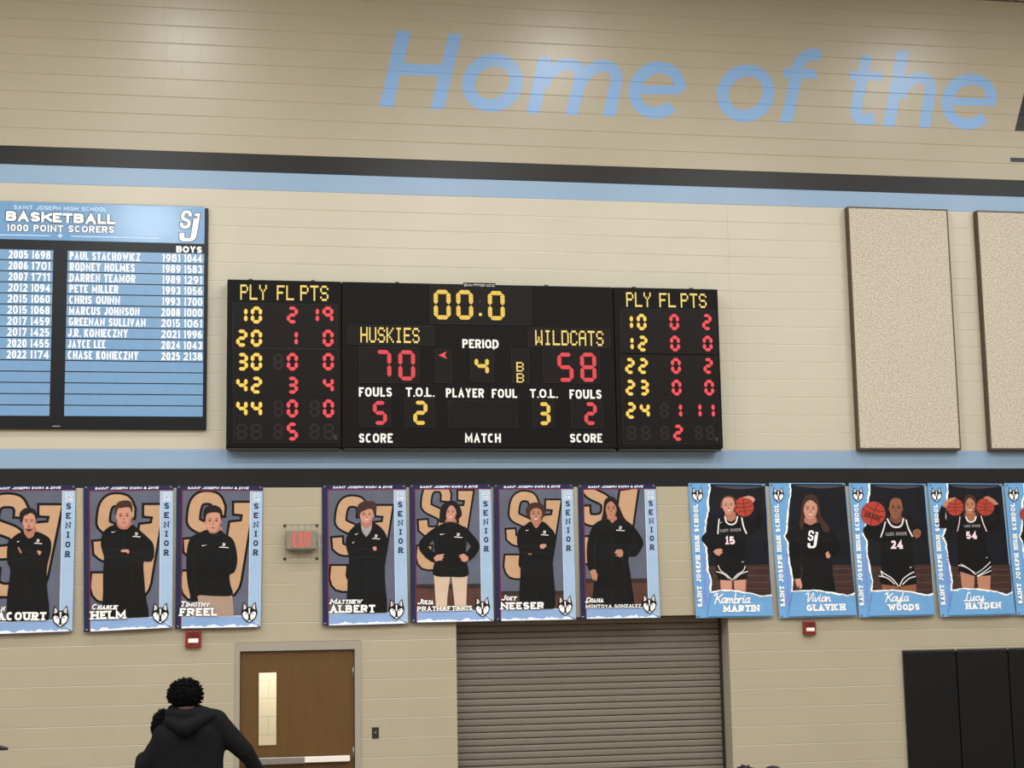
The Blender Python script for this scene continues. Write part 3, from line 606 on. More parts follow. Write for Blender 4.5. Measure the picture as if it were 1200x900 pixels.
plyrow(ZA, 151, 230, [(AM, 104, 155, '1'), (AM, 170, 221, '0'), (RD, 333, 384, '2'), (RD, 428, 480, '1'), (RD, 494, 545, '9')])
plyrow(ZA, 256, 335, [(AM, 104, 155, '2'), (AM, 170, 221, '0'), (RD, 333, 384, '1'), (RD, 495, 546, '0')])
plyrow(ZA, 362, 443, [(AM, 106, 157, '3'), (AM, 170, 221, '0'), (RD, 333, 384, '0'), (RD, 496, 547, '0')])
plyrow(ZA, 470, 548, [(AM, 104, 155, '4'), (AM, 170, 221, '2'), (RD, 333, 384, '3'), (RD, 496, 547, '4')])
plyrow(ZA, 573, 656, [(AM, 104, 155, '4'), (AM, 170, 221, '4'), (RD, 333, 384, '0'), (RD, 497, 548, '0')])
plyrow(ZA, 678, 760, [(RD, 333, 384, '5')])
plyrow(ZB, 183, 262, [(AM, 694, 744, '1'), (AM, 757, 805, '0'), (RD, 905, 953, '0'), (RD, 1053, 1101, '2')])
plyrow(ZB, 282, 358, [(AM, 697, 747, '1'), (AM, 761, 810, '2'), (RD, 908, 957, '0'), (RD, 1056, 1105, '0')])
plyrow(ZB, 383, 460, [(AM, 704, 752, '2'), (AM, 763, 812, '2'), (RD, 912, 961, '0'), (RD, 1059, 1107, '2')])
plyrow(ZB, 482, 558, [(AM, 706, 754, '2'), (AM, 767, 816, '3'), (RD, 915, 964, '0'), (RD, 1063, 1112, '0')])
plyrow(ZB, 584, 663, [(AM, 708, 757, '2'), (AM, 771, 820, '4'), (RD, 918, 967, '1'), (RD, 1006, 1055, '1'), (RD, 1066, 1115, '1')])
plyrow(ZB, 686, 763, [(RD, 922, 971, '2')])
# unlit digits that still show faintly
for conv, lst in ((ZA, [(104, 682, 155, 756), (170, 682, 221, 756), (272, 682, 318, 756), (436, 682, 482, 756), (497, 682, 548, 756), (272, 576, 318, 654), (436, 576, 482, 654), (272, 365, 318, 440)]), (ZB, [(712, 690, 760, 760), (775, 690, 823, 760), (864, 690, 910, 760), (1020, 690, 1060, 760), (1070, 690, 1115, 760), (862, 588, 906, 660)])):
    for x0, y0, x1, y1 in lst:
        cx, cz = conv((x0+x1)/2, (y0+y1)/2); f = Flat(WD); seg7(f, 'unlit', '8', cx-(x1-x0)*SA/2, cz-(y1-y0)*SA/2, (x1-x0)*SA, (y1-y0)*SA, 13*SA, layer=1); f.build('unlit_digit', sb)
cx, cz = hxz(562.6, 353.5, SBD); f = Flat(WD); f.disc('unlit', (cx, cz), .02, 1)
f.build('unlit_colon', sb)
digit(AM, ZA, 998, 73, 1078, 214, '0', 20, 6); digit(AM, ZA, 1100, 74, 1180, 215, '0', 20, 6); digit(AM, ZB, 82, 78, 162, 218, '0', 20, 6)
cx, cz = ZB(50, 188); f = Flat(WD); f.disc(AM, (cx, cz), 8*SA, 2); f.build('decimal_point', sb)
digit(RD, ZA, 732, 347, 808, 484, '7', 19, 6); digit(RD, ZA, 838, 348, 916, 490, '0', 19, 6); digit(RD, ZB, 397, 358, 474, 497, '5', 19, 6); digit(RD, ZB, 500, 358, 578, 497, '8', 19, 6)
digit(RD, ZA, 723, 579, 788, 690, '5', 18, 5); digit(AM, ZA, 906, 578, 972, 690, '2', 18, 5); digit(AM, ZB, 309, 584, 369, 692, '3', 18, 5); digit(RD, ZB, 519, 584, 580, 692, '2', 18, 5); digit(AM, ZB, 22, 376, 90, 468, '4', 18, 5)
f = Flat(WD); f.poly(RD, [ZA(1021, 373), ZA(1058, 356), ZA(1050, 372), ZA(1060, 390)], 2); f.build('possession_arrow', sb)
def dotword(conv, s, x0, x1, y0, y1):
    a = conv(x0, y1); b = conv(x1, y0); f = Flat(WD); dots(f, 'amber_dot', s, a[0], b[0], a[1], b[1]); f.build('dot_matrix_word', sb)
dotword(ZA, 'PLY', 122, 243, 54, 121); dotword(ZA, 'FL', 288, 366, 57, 123); dotword(ZA, 'PTS', 394, 522, 58, 125)
dotword(ZB, 'PLY', 712, 822, 89, 153); dotword(ZB, 'FL', 862, 935, 92, 155); dotword(ZB, 'PTS', 959, 1074, 94, 157)
dotword(ZA, 'HUSKIES', 667, 935, 249, 315); dotword(ZB, 'WILDCATS', 299, 607, 263, 327)
dotword(ZB, 'B', 213, 246, 404, 447); dotword(ZB, 'B', 214, 247, 455, 497)
def caption(s, p0, p1, h, dep=SBD, t=.2, gap=.13):
    f = Flat(dep); a = hxz(*p0, dep); b = hxz(*p1, dep); zc = (a[1]+b[1])/2
    text(f, 'caption_white', s, (a[0], a[1]), (b[0], b[1]), h*(1/109.5)*(1-dep/CAM_D), t=t, gap=gap, layer=2); f.build('caption', sb)
caption('FOULS', (420.6, 464.8), (459.3, 465.0), 11.2); caption('T.O.L.', (475.6, 464.8), (508.4, 465.0), 11); caption('PLAYER', (522.6, 465.6), (567.2, 466.0), 11); caption('FOUL', (576.4, 466.2), (606, 466.3), 10.8)
caption('T.O.L.', (621, 466.2), (653, 466.4), 10.8); caption('FOULS', (667.5, 467.2), (705, 467.4), 11.2); caption('PERIOD', (541.9, 407.8), (584.3, 408.4), 10.8)
caption('SCORE', (420.6, 518.8), (460.2, 518.8), 11); caption('MATCH', (545, 518.6), (587, 518.8), 11); caption('SCORE', (668, 518.6), (705.8, 518.6), 10.8)
a, c = hxz(543.2, 336.2, SBD), hxz(580.6, 331.9, SBD)
mb = MB().box((a[0], -SBD-.006, a[1]), (c[0], -SBD+.02, c[1]), 'board_black', .003); pl = mb.build('name_plate', sb)
f = Flat(SBD+.006); text(f, 'caption_white', 'DAKTRONICS', (a[0]+.01, a[1]+.008), (c[0]-.01, a[1]+.008), .024, t=.2, layer=1); f.build('plate_lettering', pl)
for conv, x, y in ((ZA, 553, 746), (ZB, 1121, 755)):
    p = conv(x, y); MB().box((p[0]-.016, -SBD-.01, p[1]-.026), (p[0]+.016, -SBD, p[1]+.026), 'dark_metal', .004).build('latch', sb)

# ================================================================== record board
RBD = .05
def ZC(x, y): return hxz(x/3.216, 230+y/3.2143, RBD)
rx1 = hit(243.0, 380, RBD).x; rt = hit(240, 243.7, RBD).z; rb = hit(240, 503.4, RBD).z
gx0, gx1 = ZC(194, 500)[0], ZC(249, 500)[0]; cw = ZC(767, 500)[0]-gx1; rx0 = gx0-cw-(rx1-ZC(767, 500)[0])
rbd = empty('record_board', ((rx0+rx1)/2, 0, rb), 'black and light blue board listing basketball 1000 point scorers, left of the scoreboard', 'record board')
MB().box((rx0, -RBD, rb), (rx1, 0, rt), 'record_black', .006).build('backing_panel', rbd)
hz0, hz1 = ZC(600, 176)[1], ZC(600, 36)[1]; e_ = rx1-ZC(769, 300)[0]
MB().box((rx0+e_, -RBD-.006, hz0), (rx1-e_, -RBD+.004, hz1), 'record_blue', .002).build('header_panel', rbd)
HD = RBD+.006
f = Flat(HD); text(f, 'record_line', 'SAINT JOSEPH HIGH SCHOOL', ZC(52, 49), ZC(402, 58), 15*.0029, t=.17, gap=.2, layer=3)
f.build('header_school_line', rbd)
f = Flat(HD); text(f, 'record_type', 'BASKETBALL', ZC(22, 93), ZC(434, 107), 37*.0029, t=.27, gap=.1, layer=3, outline='record_black', ow=.16); f.build('header_title', rbd)
f = Flat(HD); text(f, 'record_type', '1000 POINT SCORERS', ZC(25, 131), ZC(430, 139), 25*.0029, t=.22, gap=.17, layer=3, outline='record_black', ow=.14)
f.build('header_subtitle', rbd)
f = Flat(HD)
for a, b in (((-150, 143), (188, 149)), ((268, 151), (600, 159))): f.ribbon('record_line', [ZC(*a), ZC(*b)], .009, 2)
f.poly('record_line', [ZC(*p) for p in [(227, 138), (230, 146), (239, 149), (230, 152), (227, 160), (224, 152), (215, 149), (224, 146)]], 2)
f.build('header_rule', rbd)
f = Flat(HD); monogram(f, 'record_type', 'record_black', lambda x, y: hxz(200+x/15, 240+y/15, HD), 2, ow=12); f.build('school_monogram', rbd)
f = Flat(RBD); text(f, 'record_type', 'BOYS', ZC(664, 211), ZC(761, 214), 24*.0029, t=.26, gap=.12, layer=2); f.build('column_heading', rbd)
NAMES = [('PAUL STACHOWICZ', 263, 528, '1981 1044', 611, '2005 1698', 33), ('RODNEY HOLMES', 263, 508, '1989 1583', 611, '2006 1701', 32), ('DARREN TEAMOR', 262, 510, '1989 1291', 611, '2007 1711', 32), ('PETE MILLER', 262, 446, '1993 1056', 611, '2012 1094', 31),
         ('CHRIS QUINN', 261, 452, '1993 1700', 610, '2015 1060', 29), ('MARCUS JOHNSON', 260, 526, '2008 1000', 608, '2015 1068', 28), ('GREENAN SULLIVAN', 259, 549, '2015 1061', 608, '2017 1459', 27), ('J.R. KONIECZNY', 256, 482, '2021 1996', 608, '2017 1425', 27), ('JAYCE LEE', 256, 397, '2024 1043', 608, '2020 1455', 27), ('CHASE KONIECZNY', 256, 521, '2025 2138', 608, '2022 1174', 26)]
zA = ZC(510, 229.5)[1]; zB = ZC(510, 810)[1]; pit = (zA-zB)/14
for k in range(15):
    zc = zA-k*pit; hh = pit*.455
    for x0, x1, side in ((gx0-cw, gx0, 0), (gx1, gx1+cw, 1)):
        st = MB().box((x0, -RBD-.004, zc-hh), (x1, -RBD+.004, zc+hh), 'record_strip', .001).build('name_strip', rbd)
        if k < 10:
            n, a, b, yr, ya, yl, yla = NAMES[k]; y = 229.5+k*41.46; ch = pit*.72; zb = zc-ch/2
            def wr(tx, xa, xb, nm):
                f = Flat(RBD+.004); text(f, 'record_type', tx, (ZC(xa, y)[0], zb), (ZC(xb, y)[0], zb), ch, t=.185, gap=.11, layer=1); f.build(nm, st)
            if side: wr(n, a, b, 'player_lettering')
            u0, u1 = (ya, 762) if side else (yla, 191-k*.7); yy, pts_ = (yr if side else yl).split()
            um = u0+(u1-u0)*.46; wr(yy, u0, um, 'year_lettering'); wr(pts_, um+(u1-u0)*.085, u1, 'points_lettering')
p = hxz(66, 499.6, RBD); MB().box((p[0]-.04, -RBD-.008, p[1]-.006), (p[0]+.04, -RBD, p[1]+.006), 'brushed', .002).build('latch', rbd)

# ================================================================== acoustic panels
def acoustic(xl, xr, zb, zt_, label):
    o = empty('acoustic_panel', ((xl+xr)/2, 0, zb), label, 'wall panel', 'speckled acoustic panels')
    MB().box((xl, -.10, zb), (xr, -.003, zt_), 'panel_frame', .006).build('panel_edge', o)
    MB().box((xl+.014, -.104, zb+.022), (xr-.02, -.05, zt_-.02), 'speckle', .004).build('fabric_face', o)
pz0, pz1 = hit(1060, 527.3, .1).z, hit(1060, 243.8, .1).z
pa, pb = hit(1000, 384, .1).x, hit(1118.5, 384, .1).x
acoustic(pa, pb, pz0, pz1, 'beige speckled acoustic panel with brown edges, the one nearer the scoreboard')
pc = hit(1152.6, 384, .1).x; acoustic(pc, pc+(pb-pa), pz0, pz1, 'beige speckled acoustic panel cut off by the right edge of the photo')

# ================================================================== small wall fixtures
ex = empty('exit_sign', (hit(353, 633).x, 0, hit(353, 654).z), 'grey exit sign with red lit letters inside a wire cage', 'exit sign')
a, c = hxz(335.6, 643.6, .1), hxz(371.2, 621.6, .1)
MB().box((a[0], -.10, a[1]), (c[0], -.02, c[1]), 'exit_grey', .006).build('sign_housing', ex)
MB().box((a[0]+.012, -.092, a[1]-.012), (c[0]-.012, -.03, a[1]+.006), 'dark_metal').build('battery_tray', ex)
f = Flat(.1); text(f, 'exit_red', 'EXIT', hxz(342.6, 640.8, .1), hxz(364.8, 640.6, .1), 16.4/109, t=.135, gap=.1, layer=2); f.build('sign_letters', ex)
MB().box((a[0]+.05, -.03, a[1]+.04), (c[0]-.05, 0, c[1]-.04), 'exit_grey').build('back_plate', ex)
g0, g1 = hxz(334.4, 654.2, .14), hxz(372.4, 614.8, .14)
mb = MB(); yf = -.15
xs = [g0[0]+(g1[0]-g0[0])*k/5 for k in range(6)]; zs = [g0[1]+(g1[1]-g0[1])*k/4 for k in range(5)]
for x in xs: mb.tube((x, yf, zs[0]), (x, yf, zs[-1]), .0022, 'wire', 6)
for z in (zs[0], zs[1], zs[-1]): mb.tube((xs[0], yf, z), (xs[-1], yf, z), .0026, 'wire', 6)
for x in xs: 
    mb.tube((x, yf, zs[-1]), (x, 0, zs[-1]), .0022, 'wire', 6); mb.tube((x, yf, zs[0]), (x, 0, zs[0]), .0022, 'wire', 6)
for z in zs: mb.tube((xs[0], yf, z), (xs[0], 0, z), .0022, 'wire', 6); mb.tube((xs[-1], yf, z), (xs[-1], 0, z), .0022, 'wire', 6)
mb.build('wire_guard', ex)
for x in (xs[0], xs[-1]):
    for z in (zs[0], zs[-1]): MB().tube((x, 0, z), (x, -.012, z), .016, 'dark_metal', 12).build('mounting_foot', ex)
def alarm(px, py, wpx, hpx, lens, label):
    o = hit(px, py, .05); al = empty('fire_alarm', (o.x, 0, o.z-hpx/109/2), label, 'fire alarm', 'fire alarm strobes')
    hw, hh = wpx/218*.98, hpx/218*.98
    MB().box((o.x-hw, -.05, o.z-hh), (o.x+hw, 0, o.z+hh), 'alarm_red', .006).build('alarm_body', al)
    l = hit(*lens[:2], .06); lw, lh = lens[2]/218, lens[3]/218
    MB().box((l.x-lw, -.068, l.z-lh), (l.x+lw, -.045, l.z+lh), 'lens', .008).build('strobe_lens', al)
    mb = MB()
    for k in range(5): mb.box((o.x-hw*.7, -.053, o.z+hh*(.25+.12*k)), (o.x+hw*.7, -.048, o.z+hh*(.29+.12*k)), 'dark_metal')
    mb.build('sounder_slots', al)
alarm(226.5, 749, 18.2, 19, (226.5, 751, 11.5, 5), 'red fire alarm strobe on the wall above the two people, left of the door')
alarm(949.4, 736, 15.6, 16.6, (950, 737.8, 10.5, 4.4), 'red fire alarm strobe under the basketball banners, right of the shutter')
p = hit(440, 858.8, .01); kp = empty('wall_switch', (p.x, 0, p.z-.06), 'small dark metal switch plate right of the wooden door', 'switch')
MB().box((p.x-.036, -.008, p.z-.058), (p.x+.036, 0, p.z+.058), 'dark_metal', .003).build('cover_plate', kp)
mb = MB(); mb.tube((p.x, -.008, p.z+.0), (p.x, -.018, p.z), .012, 'brushed', 14); mb.box((p.x-.002, -.022, p.z-.008), (p.x+.002, -.016, p.z+.008), 'board_black'); mb.build('key_switch', kp)

# ---- black wall pads
px0 = hit(1059.6, 770, .06).x; pw = (hit(1181.9, 770, .06).x-px0)/2; ptop = hit(1100, 761.2, .06).z
for k, lab in enumerate(('black padded wall panel at the left end of the row', 'black padded wall panel second from the left in the row', 'black padded wall panel cut off by the right photo edge')):
    x0 = px0+k*pw; o = empty('wall_pad', (x0+pw/2, 0, .1), lab, 'wall pad', 'black wall pads')
    mb = MB().box((x0+.004, -.06, .1), (x0+pw-.004, -.012, ptop-.012), 'pad_black', .014); mb.build('pad_cushion', o)
    MB().box((x0+.002, -.03, .08), (x0+pw-.002, 0, ptop), 'pad_edge', .003).build('backing_board', o)
    if k: MB().box((x0-.012, -.042, ptop-.02), (x0+.012, 0, ptop+.006), 'brushed', .002).build('clip', o)

# ================================================================== banners
NZ, NX = 9, 6
def P_interp(nodes, vals, t):
    t = max(0, min(1, t))*(len(vals)-1); i = min(int(t), len(vals)-2); return vals[i]+(vals[i+1]-vals[i])*(t-i)
class Banner:
    """a hung sheet; q() takes coordinates of a five-times enlargement whose corner is (ox, oy) in the photo"""
    def __init__(s, ox, oy, corners, label, group, seed):
        s.ox, s.oy = ox, oy; R = random.Random(seed)
        s.c = corners                                                  # TL TR BR BL in photo pixels
        s.B = .03
        W = [hit(*p, s.B) for p in corners]
        s.zt = max(W[0].z, W[1].z); s.zb = min(W[2].z, W[3].z); s.xl = min(W[0].x, W[3].x); s.xr = max(W[1].x, W[2].x)
        s.fv = [.009]+[.012+.030*(k/NZ)**1.6+R.uniform(-.004, .004) for k in range(1, NZ+1)]
        s.fu = [R.uniform(.002, .006)]+[.006+.012*math.sin(3.14*k/NX)+R.uniform(-.004, .004) for k in range(1, NX)]+[R.uniform(.002, .006)]
        s.root = empty('banner', ((W[0].x+W[1].x)/2, 0, s.zb), label, 'banner', group)
        s.cutz = [s.zt+(s.zb-s.zt)*k/NZ for k in range(1, NZ)]; s.cutx = [s.xl+(s.xr-s.xl)*k/NX for k in range(1, NX)]
        s.W = [(v.x, v.z) for v in W]
    def surf(s, x, z): return P_interp(0, s.fv, (s.zt-z)/(s.zt-s.zb))+P_interp(0, s.fu, (x-s.xl)/(s.xr-s.xl))
    def q(s, x, y): return hxz(s.ox+x/5, s.oy+y/5, s.B)
    def uv(s, u, v):
        a = (1-u)*(1-v); b = u*(1-v); c = u*v; d = (1-u)*v; C = s.W
        return (C[0][0]*a+C[1][0]*b+C[2][0]*c+C[3][0]*d, C[0][1]*a+C[1][1]*b+C[2][1]*c+C[3][1]*d)
    def flat(s): return Flat(surf=s.surf, eps=.0009)
    def done(s, f, name, clip=None, solid=0.0, parent=None): return f.build(name, parent or s.root, clip, s.cutz, s.cutx, solid)
    def up(s): return .2/109.0
    def grommets(s):
        for u, v in ((.03, .012), (.97, .012), (.03, .985), (.97, .985)):
            x, z = s.uv(u, v); d = s.surf(x, z)
            MB().tube((x, -d-.001, z), (x, -d-.006, z), .011, 'brushed', 12).tube((x, -.002, z), (x, -d-.009, z), .004, 'dark_metal', 8).build('grommet', s.root)
    def sm(s, f, m, pts, layer, n=4): f.poly(m, smooth([s.q(*p) for p in pts], n), layer)
    def pl(s, f, m, pts, layer): f.poly(m, [s.q(*p) for p in pts], layer)
    def line(s, f, m, pts, w_, layer, cap=True): f.ribbon(m, [s.q(*p) for p in smooth_open(pts, 4)], w_*s.up(), layer, cap=cap)

def face(b, f, cx, cy, w_, h, skin, layer, smile=False, brow='hair_black', tilt=0.0, beard=False, lips='lip'):
    sh = skin+'_shade'; c, s_ = math.cos(tilt), math.sin(tilt)
    def R(pts): return [(cx+(x*w_/2)*c-(y*h/2)*s_, cy+(x*w_/2)*s_+(y*h/2)*c) for x, y in pts]
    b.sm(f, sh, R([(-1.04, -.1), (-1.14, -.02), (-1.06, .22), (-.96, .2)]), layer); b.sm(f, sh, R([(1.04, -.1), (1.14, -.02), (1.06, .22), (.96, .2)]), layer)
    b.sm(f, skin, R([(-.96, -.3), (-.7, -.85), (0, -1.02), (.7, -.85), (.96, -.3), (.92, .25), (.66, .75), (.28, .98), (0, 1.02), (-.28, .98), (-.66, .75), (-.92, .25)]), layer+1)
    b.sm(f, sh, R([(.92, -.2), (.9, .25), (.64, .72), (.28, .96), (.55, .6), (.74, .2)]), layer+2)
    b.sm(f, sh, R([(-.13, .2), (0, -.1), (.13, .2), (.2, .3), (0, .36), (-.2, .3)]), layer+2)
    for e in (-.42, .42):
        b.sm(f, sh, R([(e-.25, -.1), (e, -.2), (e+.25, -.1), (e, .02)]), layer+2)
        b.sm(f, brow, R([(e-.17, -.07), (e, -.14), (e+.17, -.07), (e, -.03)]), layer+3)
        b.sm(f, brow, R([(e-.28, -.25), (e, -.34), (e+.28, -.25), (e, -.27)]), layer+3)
    if smile:
        b.sm(f, lips, R([(-.42, .45), (0, .5), (.42, .45), (.25, .68), (0, .74), (-.25, .68)]), layer+3); b.sm(f, 'teeth', R([(-.34, .49), (0, .53), (.34, .49), (.2, .6), (0, .64), (-.2, .6)]), layer+4)
    else: b.sm(f, lips, R([(-.3, .56), (0, .52), (.3, .56), (0, .66)]), layer+3)
    if beard: b.sm(f, 'hair_brown', R([(-.5, .74), (-.2, .8), (0, .76), (.2, .8), (.5, .74), (.3, .99), (0, 1.06), (-.3, .99)]), layer+3); b.sm(f, 'hair_brown', R([(-.32, .5), (0, .42), (.32, .5), (0, .48)]), layer+3)
def tick(b, f, x, y, w_=28, layer=9): b.pl(f, 'white', [(x-w_/2, y+1), (x-w_/4, y+5), (x+w_/2, y-5), (x-w_/5, y+1), (x-w_/3, y-2)], layer)
def mini(b, f, x, y, w_=46, layer=9):
    monogram(f, 'white', None, lambda p, q_: b.q(x-9+(p-150)*.046, y-11+(q_-95)*.034), layer); b.pl(f, 'white', [(x-w_/2, y+11), (x+w_/2, y+14), (x+w_/2, y+18), (x-w_/2, y+15)], layer)
SWIM = 'navy and light blue senior portrait banners'
def swim(ox, oy, corners, label, seed, first, last, logo, figure, lh=.053, floor=None):
    b = Banner(ox, oy, corners, label, SWIM, seed); U = b.uv
    f = b.flat(); f.poly('navy', [U(0, 0), U(1, 0), U(1, 1), U(0, 1)], 0); b.done(f, 'sheet', solid=-.003)
    f = b.flat()
    f.poly('crimson', [U(.066, .031), U(.99, .031), U(.99, .0365), U(.066, .0365)], 1); f.poly('crimson', [U(.064, .036), U(.074, .036), U(.072, .985), U(.062, .985)], 1)
    f.poly('pale_blue', [U(.852, .037), U(.997, .037), U(.998, .995), U(.852, .905)], 1); f.poly('band_blue', [U(.073, .919), U(.87, .917), U(.995, .993), U(.073, .995)], 1)
    f.ribbon('year_grey', [U(.073, .919), U(.87, .917)], .006, 2); f.ribbon('year_grey', [U(.854, .037), U(.853, .92), U(.99, .985)], .005, 2)
    R = random.Random(seed); top = []
    for k in range(30): top.append(U(.075+.9*k/29, .992-R.uniform(0, .014)-(.008 if k % 7 > 3 else 0)))
    f.poly('year_grey', [U(.075, .997)]+top+[U(.985, .995)], 2)
    b.done(f, 'border_print')
    # portrait print: backdrop with big monogram and the standing person
    f = b.flat(); clip = [U(.075, .038), U(.85, .037), U(.85, .916), U(.075, .918)]
    f.poly('backdrop', clip, 1)
    if floor: b.pl(f, 'base_print', [(0, floor), (560, floor-4), (560, floor+22), (0, floor+26)], 2); b.pl(f, 'gym_floor_print', [(0, floor+24), (560, floor+20), (560, 900), (0, 900)], 2)
    monogram(f, 'logo_tan', 'ink', lambda x, y: b.q(*logo(x, y)), 2, ow=13)
    figure(b, f)
    b.done(f, 'portrait_print', clip)
    f = b.flat()
    text(f, 'year_grey', 'SAINT JOSEPH SWIM & DIVE', U(.125, .025), U(.83, .024), .016*(b.zt-b.zb), t=.26, shear=.28, layer=2)
    b.done(f, 'title_lettering'); f = b.flat()
    for k, yy in ((0, '20'), (1, '26')): text(f, 'white', yy, U(.876, .077+k*.035), U(.972, .077+k*.035), .027*(b.zt-b.zb), t=.16, gap=.2, layer=3, outline='jersey_grey', ow=.06)
    b.done(f, 'year_lettering'); f = b.flat()
    for k, ch in enumerate('SENIOR'):
        wv = .055 if ch != 'I' else .03; cv = .165+.0655*k
        text(f, 'ink_navy', ch, U(.925-wv/2, cv), U(.925+wv/2, cv), .041*(b.zt-b.zb), t=.235 if ch != 'N' else .19, serif=True, layer=2)
    b.done(f, 'class_lettering')
    f = b.flat(); u0 = .088 if not first[1] else first[1]
    (xa, ya), (xb, yb) = first[2:4]; h1 = .031*(b.zt-b.zb); n1 = first[0]; t1 = dict(serif=True, shear=.3, gap=.12, layer=11, outline='ink')
    if len(n1) > 1:
        sh_ = G[n1[0]][0]*1.3/(G[n1[0]][0]*1.3+sum(G[c][0] for c in n1[1:])); xm = xa+(xb-xa)*sh_; ym = ya+(yb-ya)*sh_
        text(f, 'white', n1[0], b.q(xa, ya), b.q(xm, ym), h1*1.22, t=.22, ow=.12, **t1); text(f, 'white', n1[1:], b.q(xm+4, ym), b.q(xb, yb), h1*.92, t=.25, ow=.16, **t1)
    else: text(f, 'white', n1, b.q(xa, ya), b.q(xb, yb), h1*.92, t=.25, ow=.16, **t1)
    b.done(f, 'first_name_lettering'); f = b.flat()
    text(f, 'white', last[0], b.q(*last[1]), b.q(*last[2]), last[3]*b.up(), t=.26 if last[3] > 30 else .22, serif=True, gap=.16, layer=11, outline='ink', ow=.12)
    b.done(f, 'surname_lettering')
    f = b.flat(); cx, cy = U(.862, .893); r = (b.xr-b.xl)*.094; hh = (b.zt-b.zb)*.073
    dog_head(f, lambda x, y: (cx+x*r, cy-y*hh), 0, 0, 1, 1, 8); b.done(f, 'dog_head_emblem')
    b.grommets()
def aff(ax, sx, ay, sy): return lambda x, y: (sx*x+ax, sy*y+ay)
def mp2(e0, p0, e1, p1): s = (p1-p0)/(e1-e0); return p0-s*e0, s

def fig1(b, f):
    b.sm(f, 'skin_shade', [(145, 262), (206, 262), (212, 305), (178, 332), (146, 310)], 5)
    b.sm(f, 'cloth_black', [(136, 292), (100, 305), (60, 342), (42, 392), (44, 470), (62, 520), (46, 640), (42, 735), (60, 830), (276, 830), (275, 600), (277, 500), (299, 400), (298, 345), (272, 314), (212, 290), (196, 318), (168, 330), (148, 308)], 6)
    b.line(f, 'fold', [(70, 420), (130, 400), (200, 420), (265, 405)], 5, 7); b.line(f, 'fold', [(70, 460), (150, 445), (255, 455)], 5, 7); b.line(f, 'fold', [(165, 335), (160, 400)], 3, 7); b.line(f, 'fold', [(160, 480), (160, 720)], 3, 7)
    b.sm(f, 'skin_shade', [(104, 385), (112, 382), (128, 412), (120, 416)], 8); b.sm(f, 'skin_light', [(218, 402), (238, 404), (242, 412), (230, 428)], 8)
    tick(b, f, 110, 348, 20); mini(b, f, 224, 345)
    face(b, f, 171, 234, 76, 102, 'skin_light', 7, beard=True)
    b.sm(f, 'hair_black', [(120, 232), (116, 185), (138, 158), (172, 150), (206, 164), (219, 196), (212, 222), (206, 198), (184, 176), (162, 190), (142, 198), (133, 232)], 13)
def fig2(b, f):
    b.sm(f, 'skin_shade', [(213, 235), (292, 235), (292, 262), (265, 280), (222, 272)], 5)
    b.sm(f, 'cloth_black', [(205, 250), (160, 264), (125, 304), (116, 370), (134, 440), (130, 520), (130, 640), (142, 830), (382, 830), (376, 640), (366, 480), (388, 468), (416, 462), (429, 420), (422, 360), (385, 318), (325, 266), (297, 250), (268, 276), (226, 272)], 6)
    b.line(f, 'fold', [(140, 400), (220, 390), (300, 410), (380, 440)], 5, 7); b.line(f, 'fold', [(140, 440), (240, 430), (350, 470)], 5, 7); b.line(f, 'fold', [(250, 280), (250, 390)], 3, 7); b.line(f, 'fold', [(300, 500), (310, 760)], 3, 7)
    b.sm(f, 'skin_light', [(232, 402), (254, 394), (280, 398), (279, 420), (262, 410), (245, 411)], 8)
    tick(b, f, 192, 292, 30); mini(b, f, 325, 305)
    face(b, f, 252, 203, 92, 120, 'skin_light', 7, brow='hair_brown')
    b.sm(f, 'hair_brown', [(199, 185), (202, 140), (225, 114), (272, 107), (296, 122), (302, 160), (296, 178), (288, 150), (262, 146), (240, 150), (215, 155), (207, 186)], 13)
def fig3(b, f):
    b.pl(f, 'khaki', [(112, 690), (148, 650), (345, 655), (360, 830), (235, 830), (120, 800)], 5)
    b.sm(f, 'skin_shade', [(198, 262), (282, 262), (280, 300), (215, 302)], 5)
    b.sm(f, 'cloth_black', [(198, 280), (160, 293), (100, 330), (78, 420), (80, 560), (98, 660), (104, 697), (146, 697), (148, 664), (250, 668), (346, 662), (335, 600), (330, 546), (360, 525), (376, 460), (366, 380), (345, 330), (300, 302), (278, 282), (248, 300), (215, 298)], 6)
    b.line(f, 'fold', [(125, 400), (120, 540), (140, 640)], 4, 7); b.line(f, 'fold', [(335, 400), (330, 540)], 4, 7); b.line(f, 'fold', [(205, 300), (245, 312), (285, 300)], 5, 7)
    tick(b, f, 183, 371, 34); mini(b, f, 297, 368, 54)
    face(b, f, 234, 232, 92, 122, 'skin_light', 7)
    b.sm(f, 'hair_black', [(180, 225), (176, 185), (184, 155), (212, 137), (250, 137), (281, 158), (289, 195), (282, 216), (272, 184), (245, 176), (206, 182), (192, 200), (189, 226)], 13)
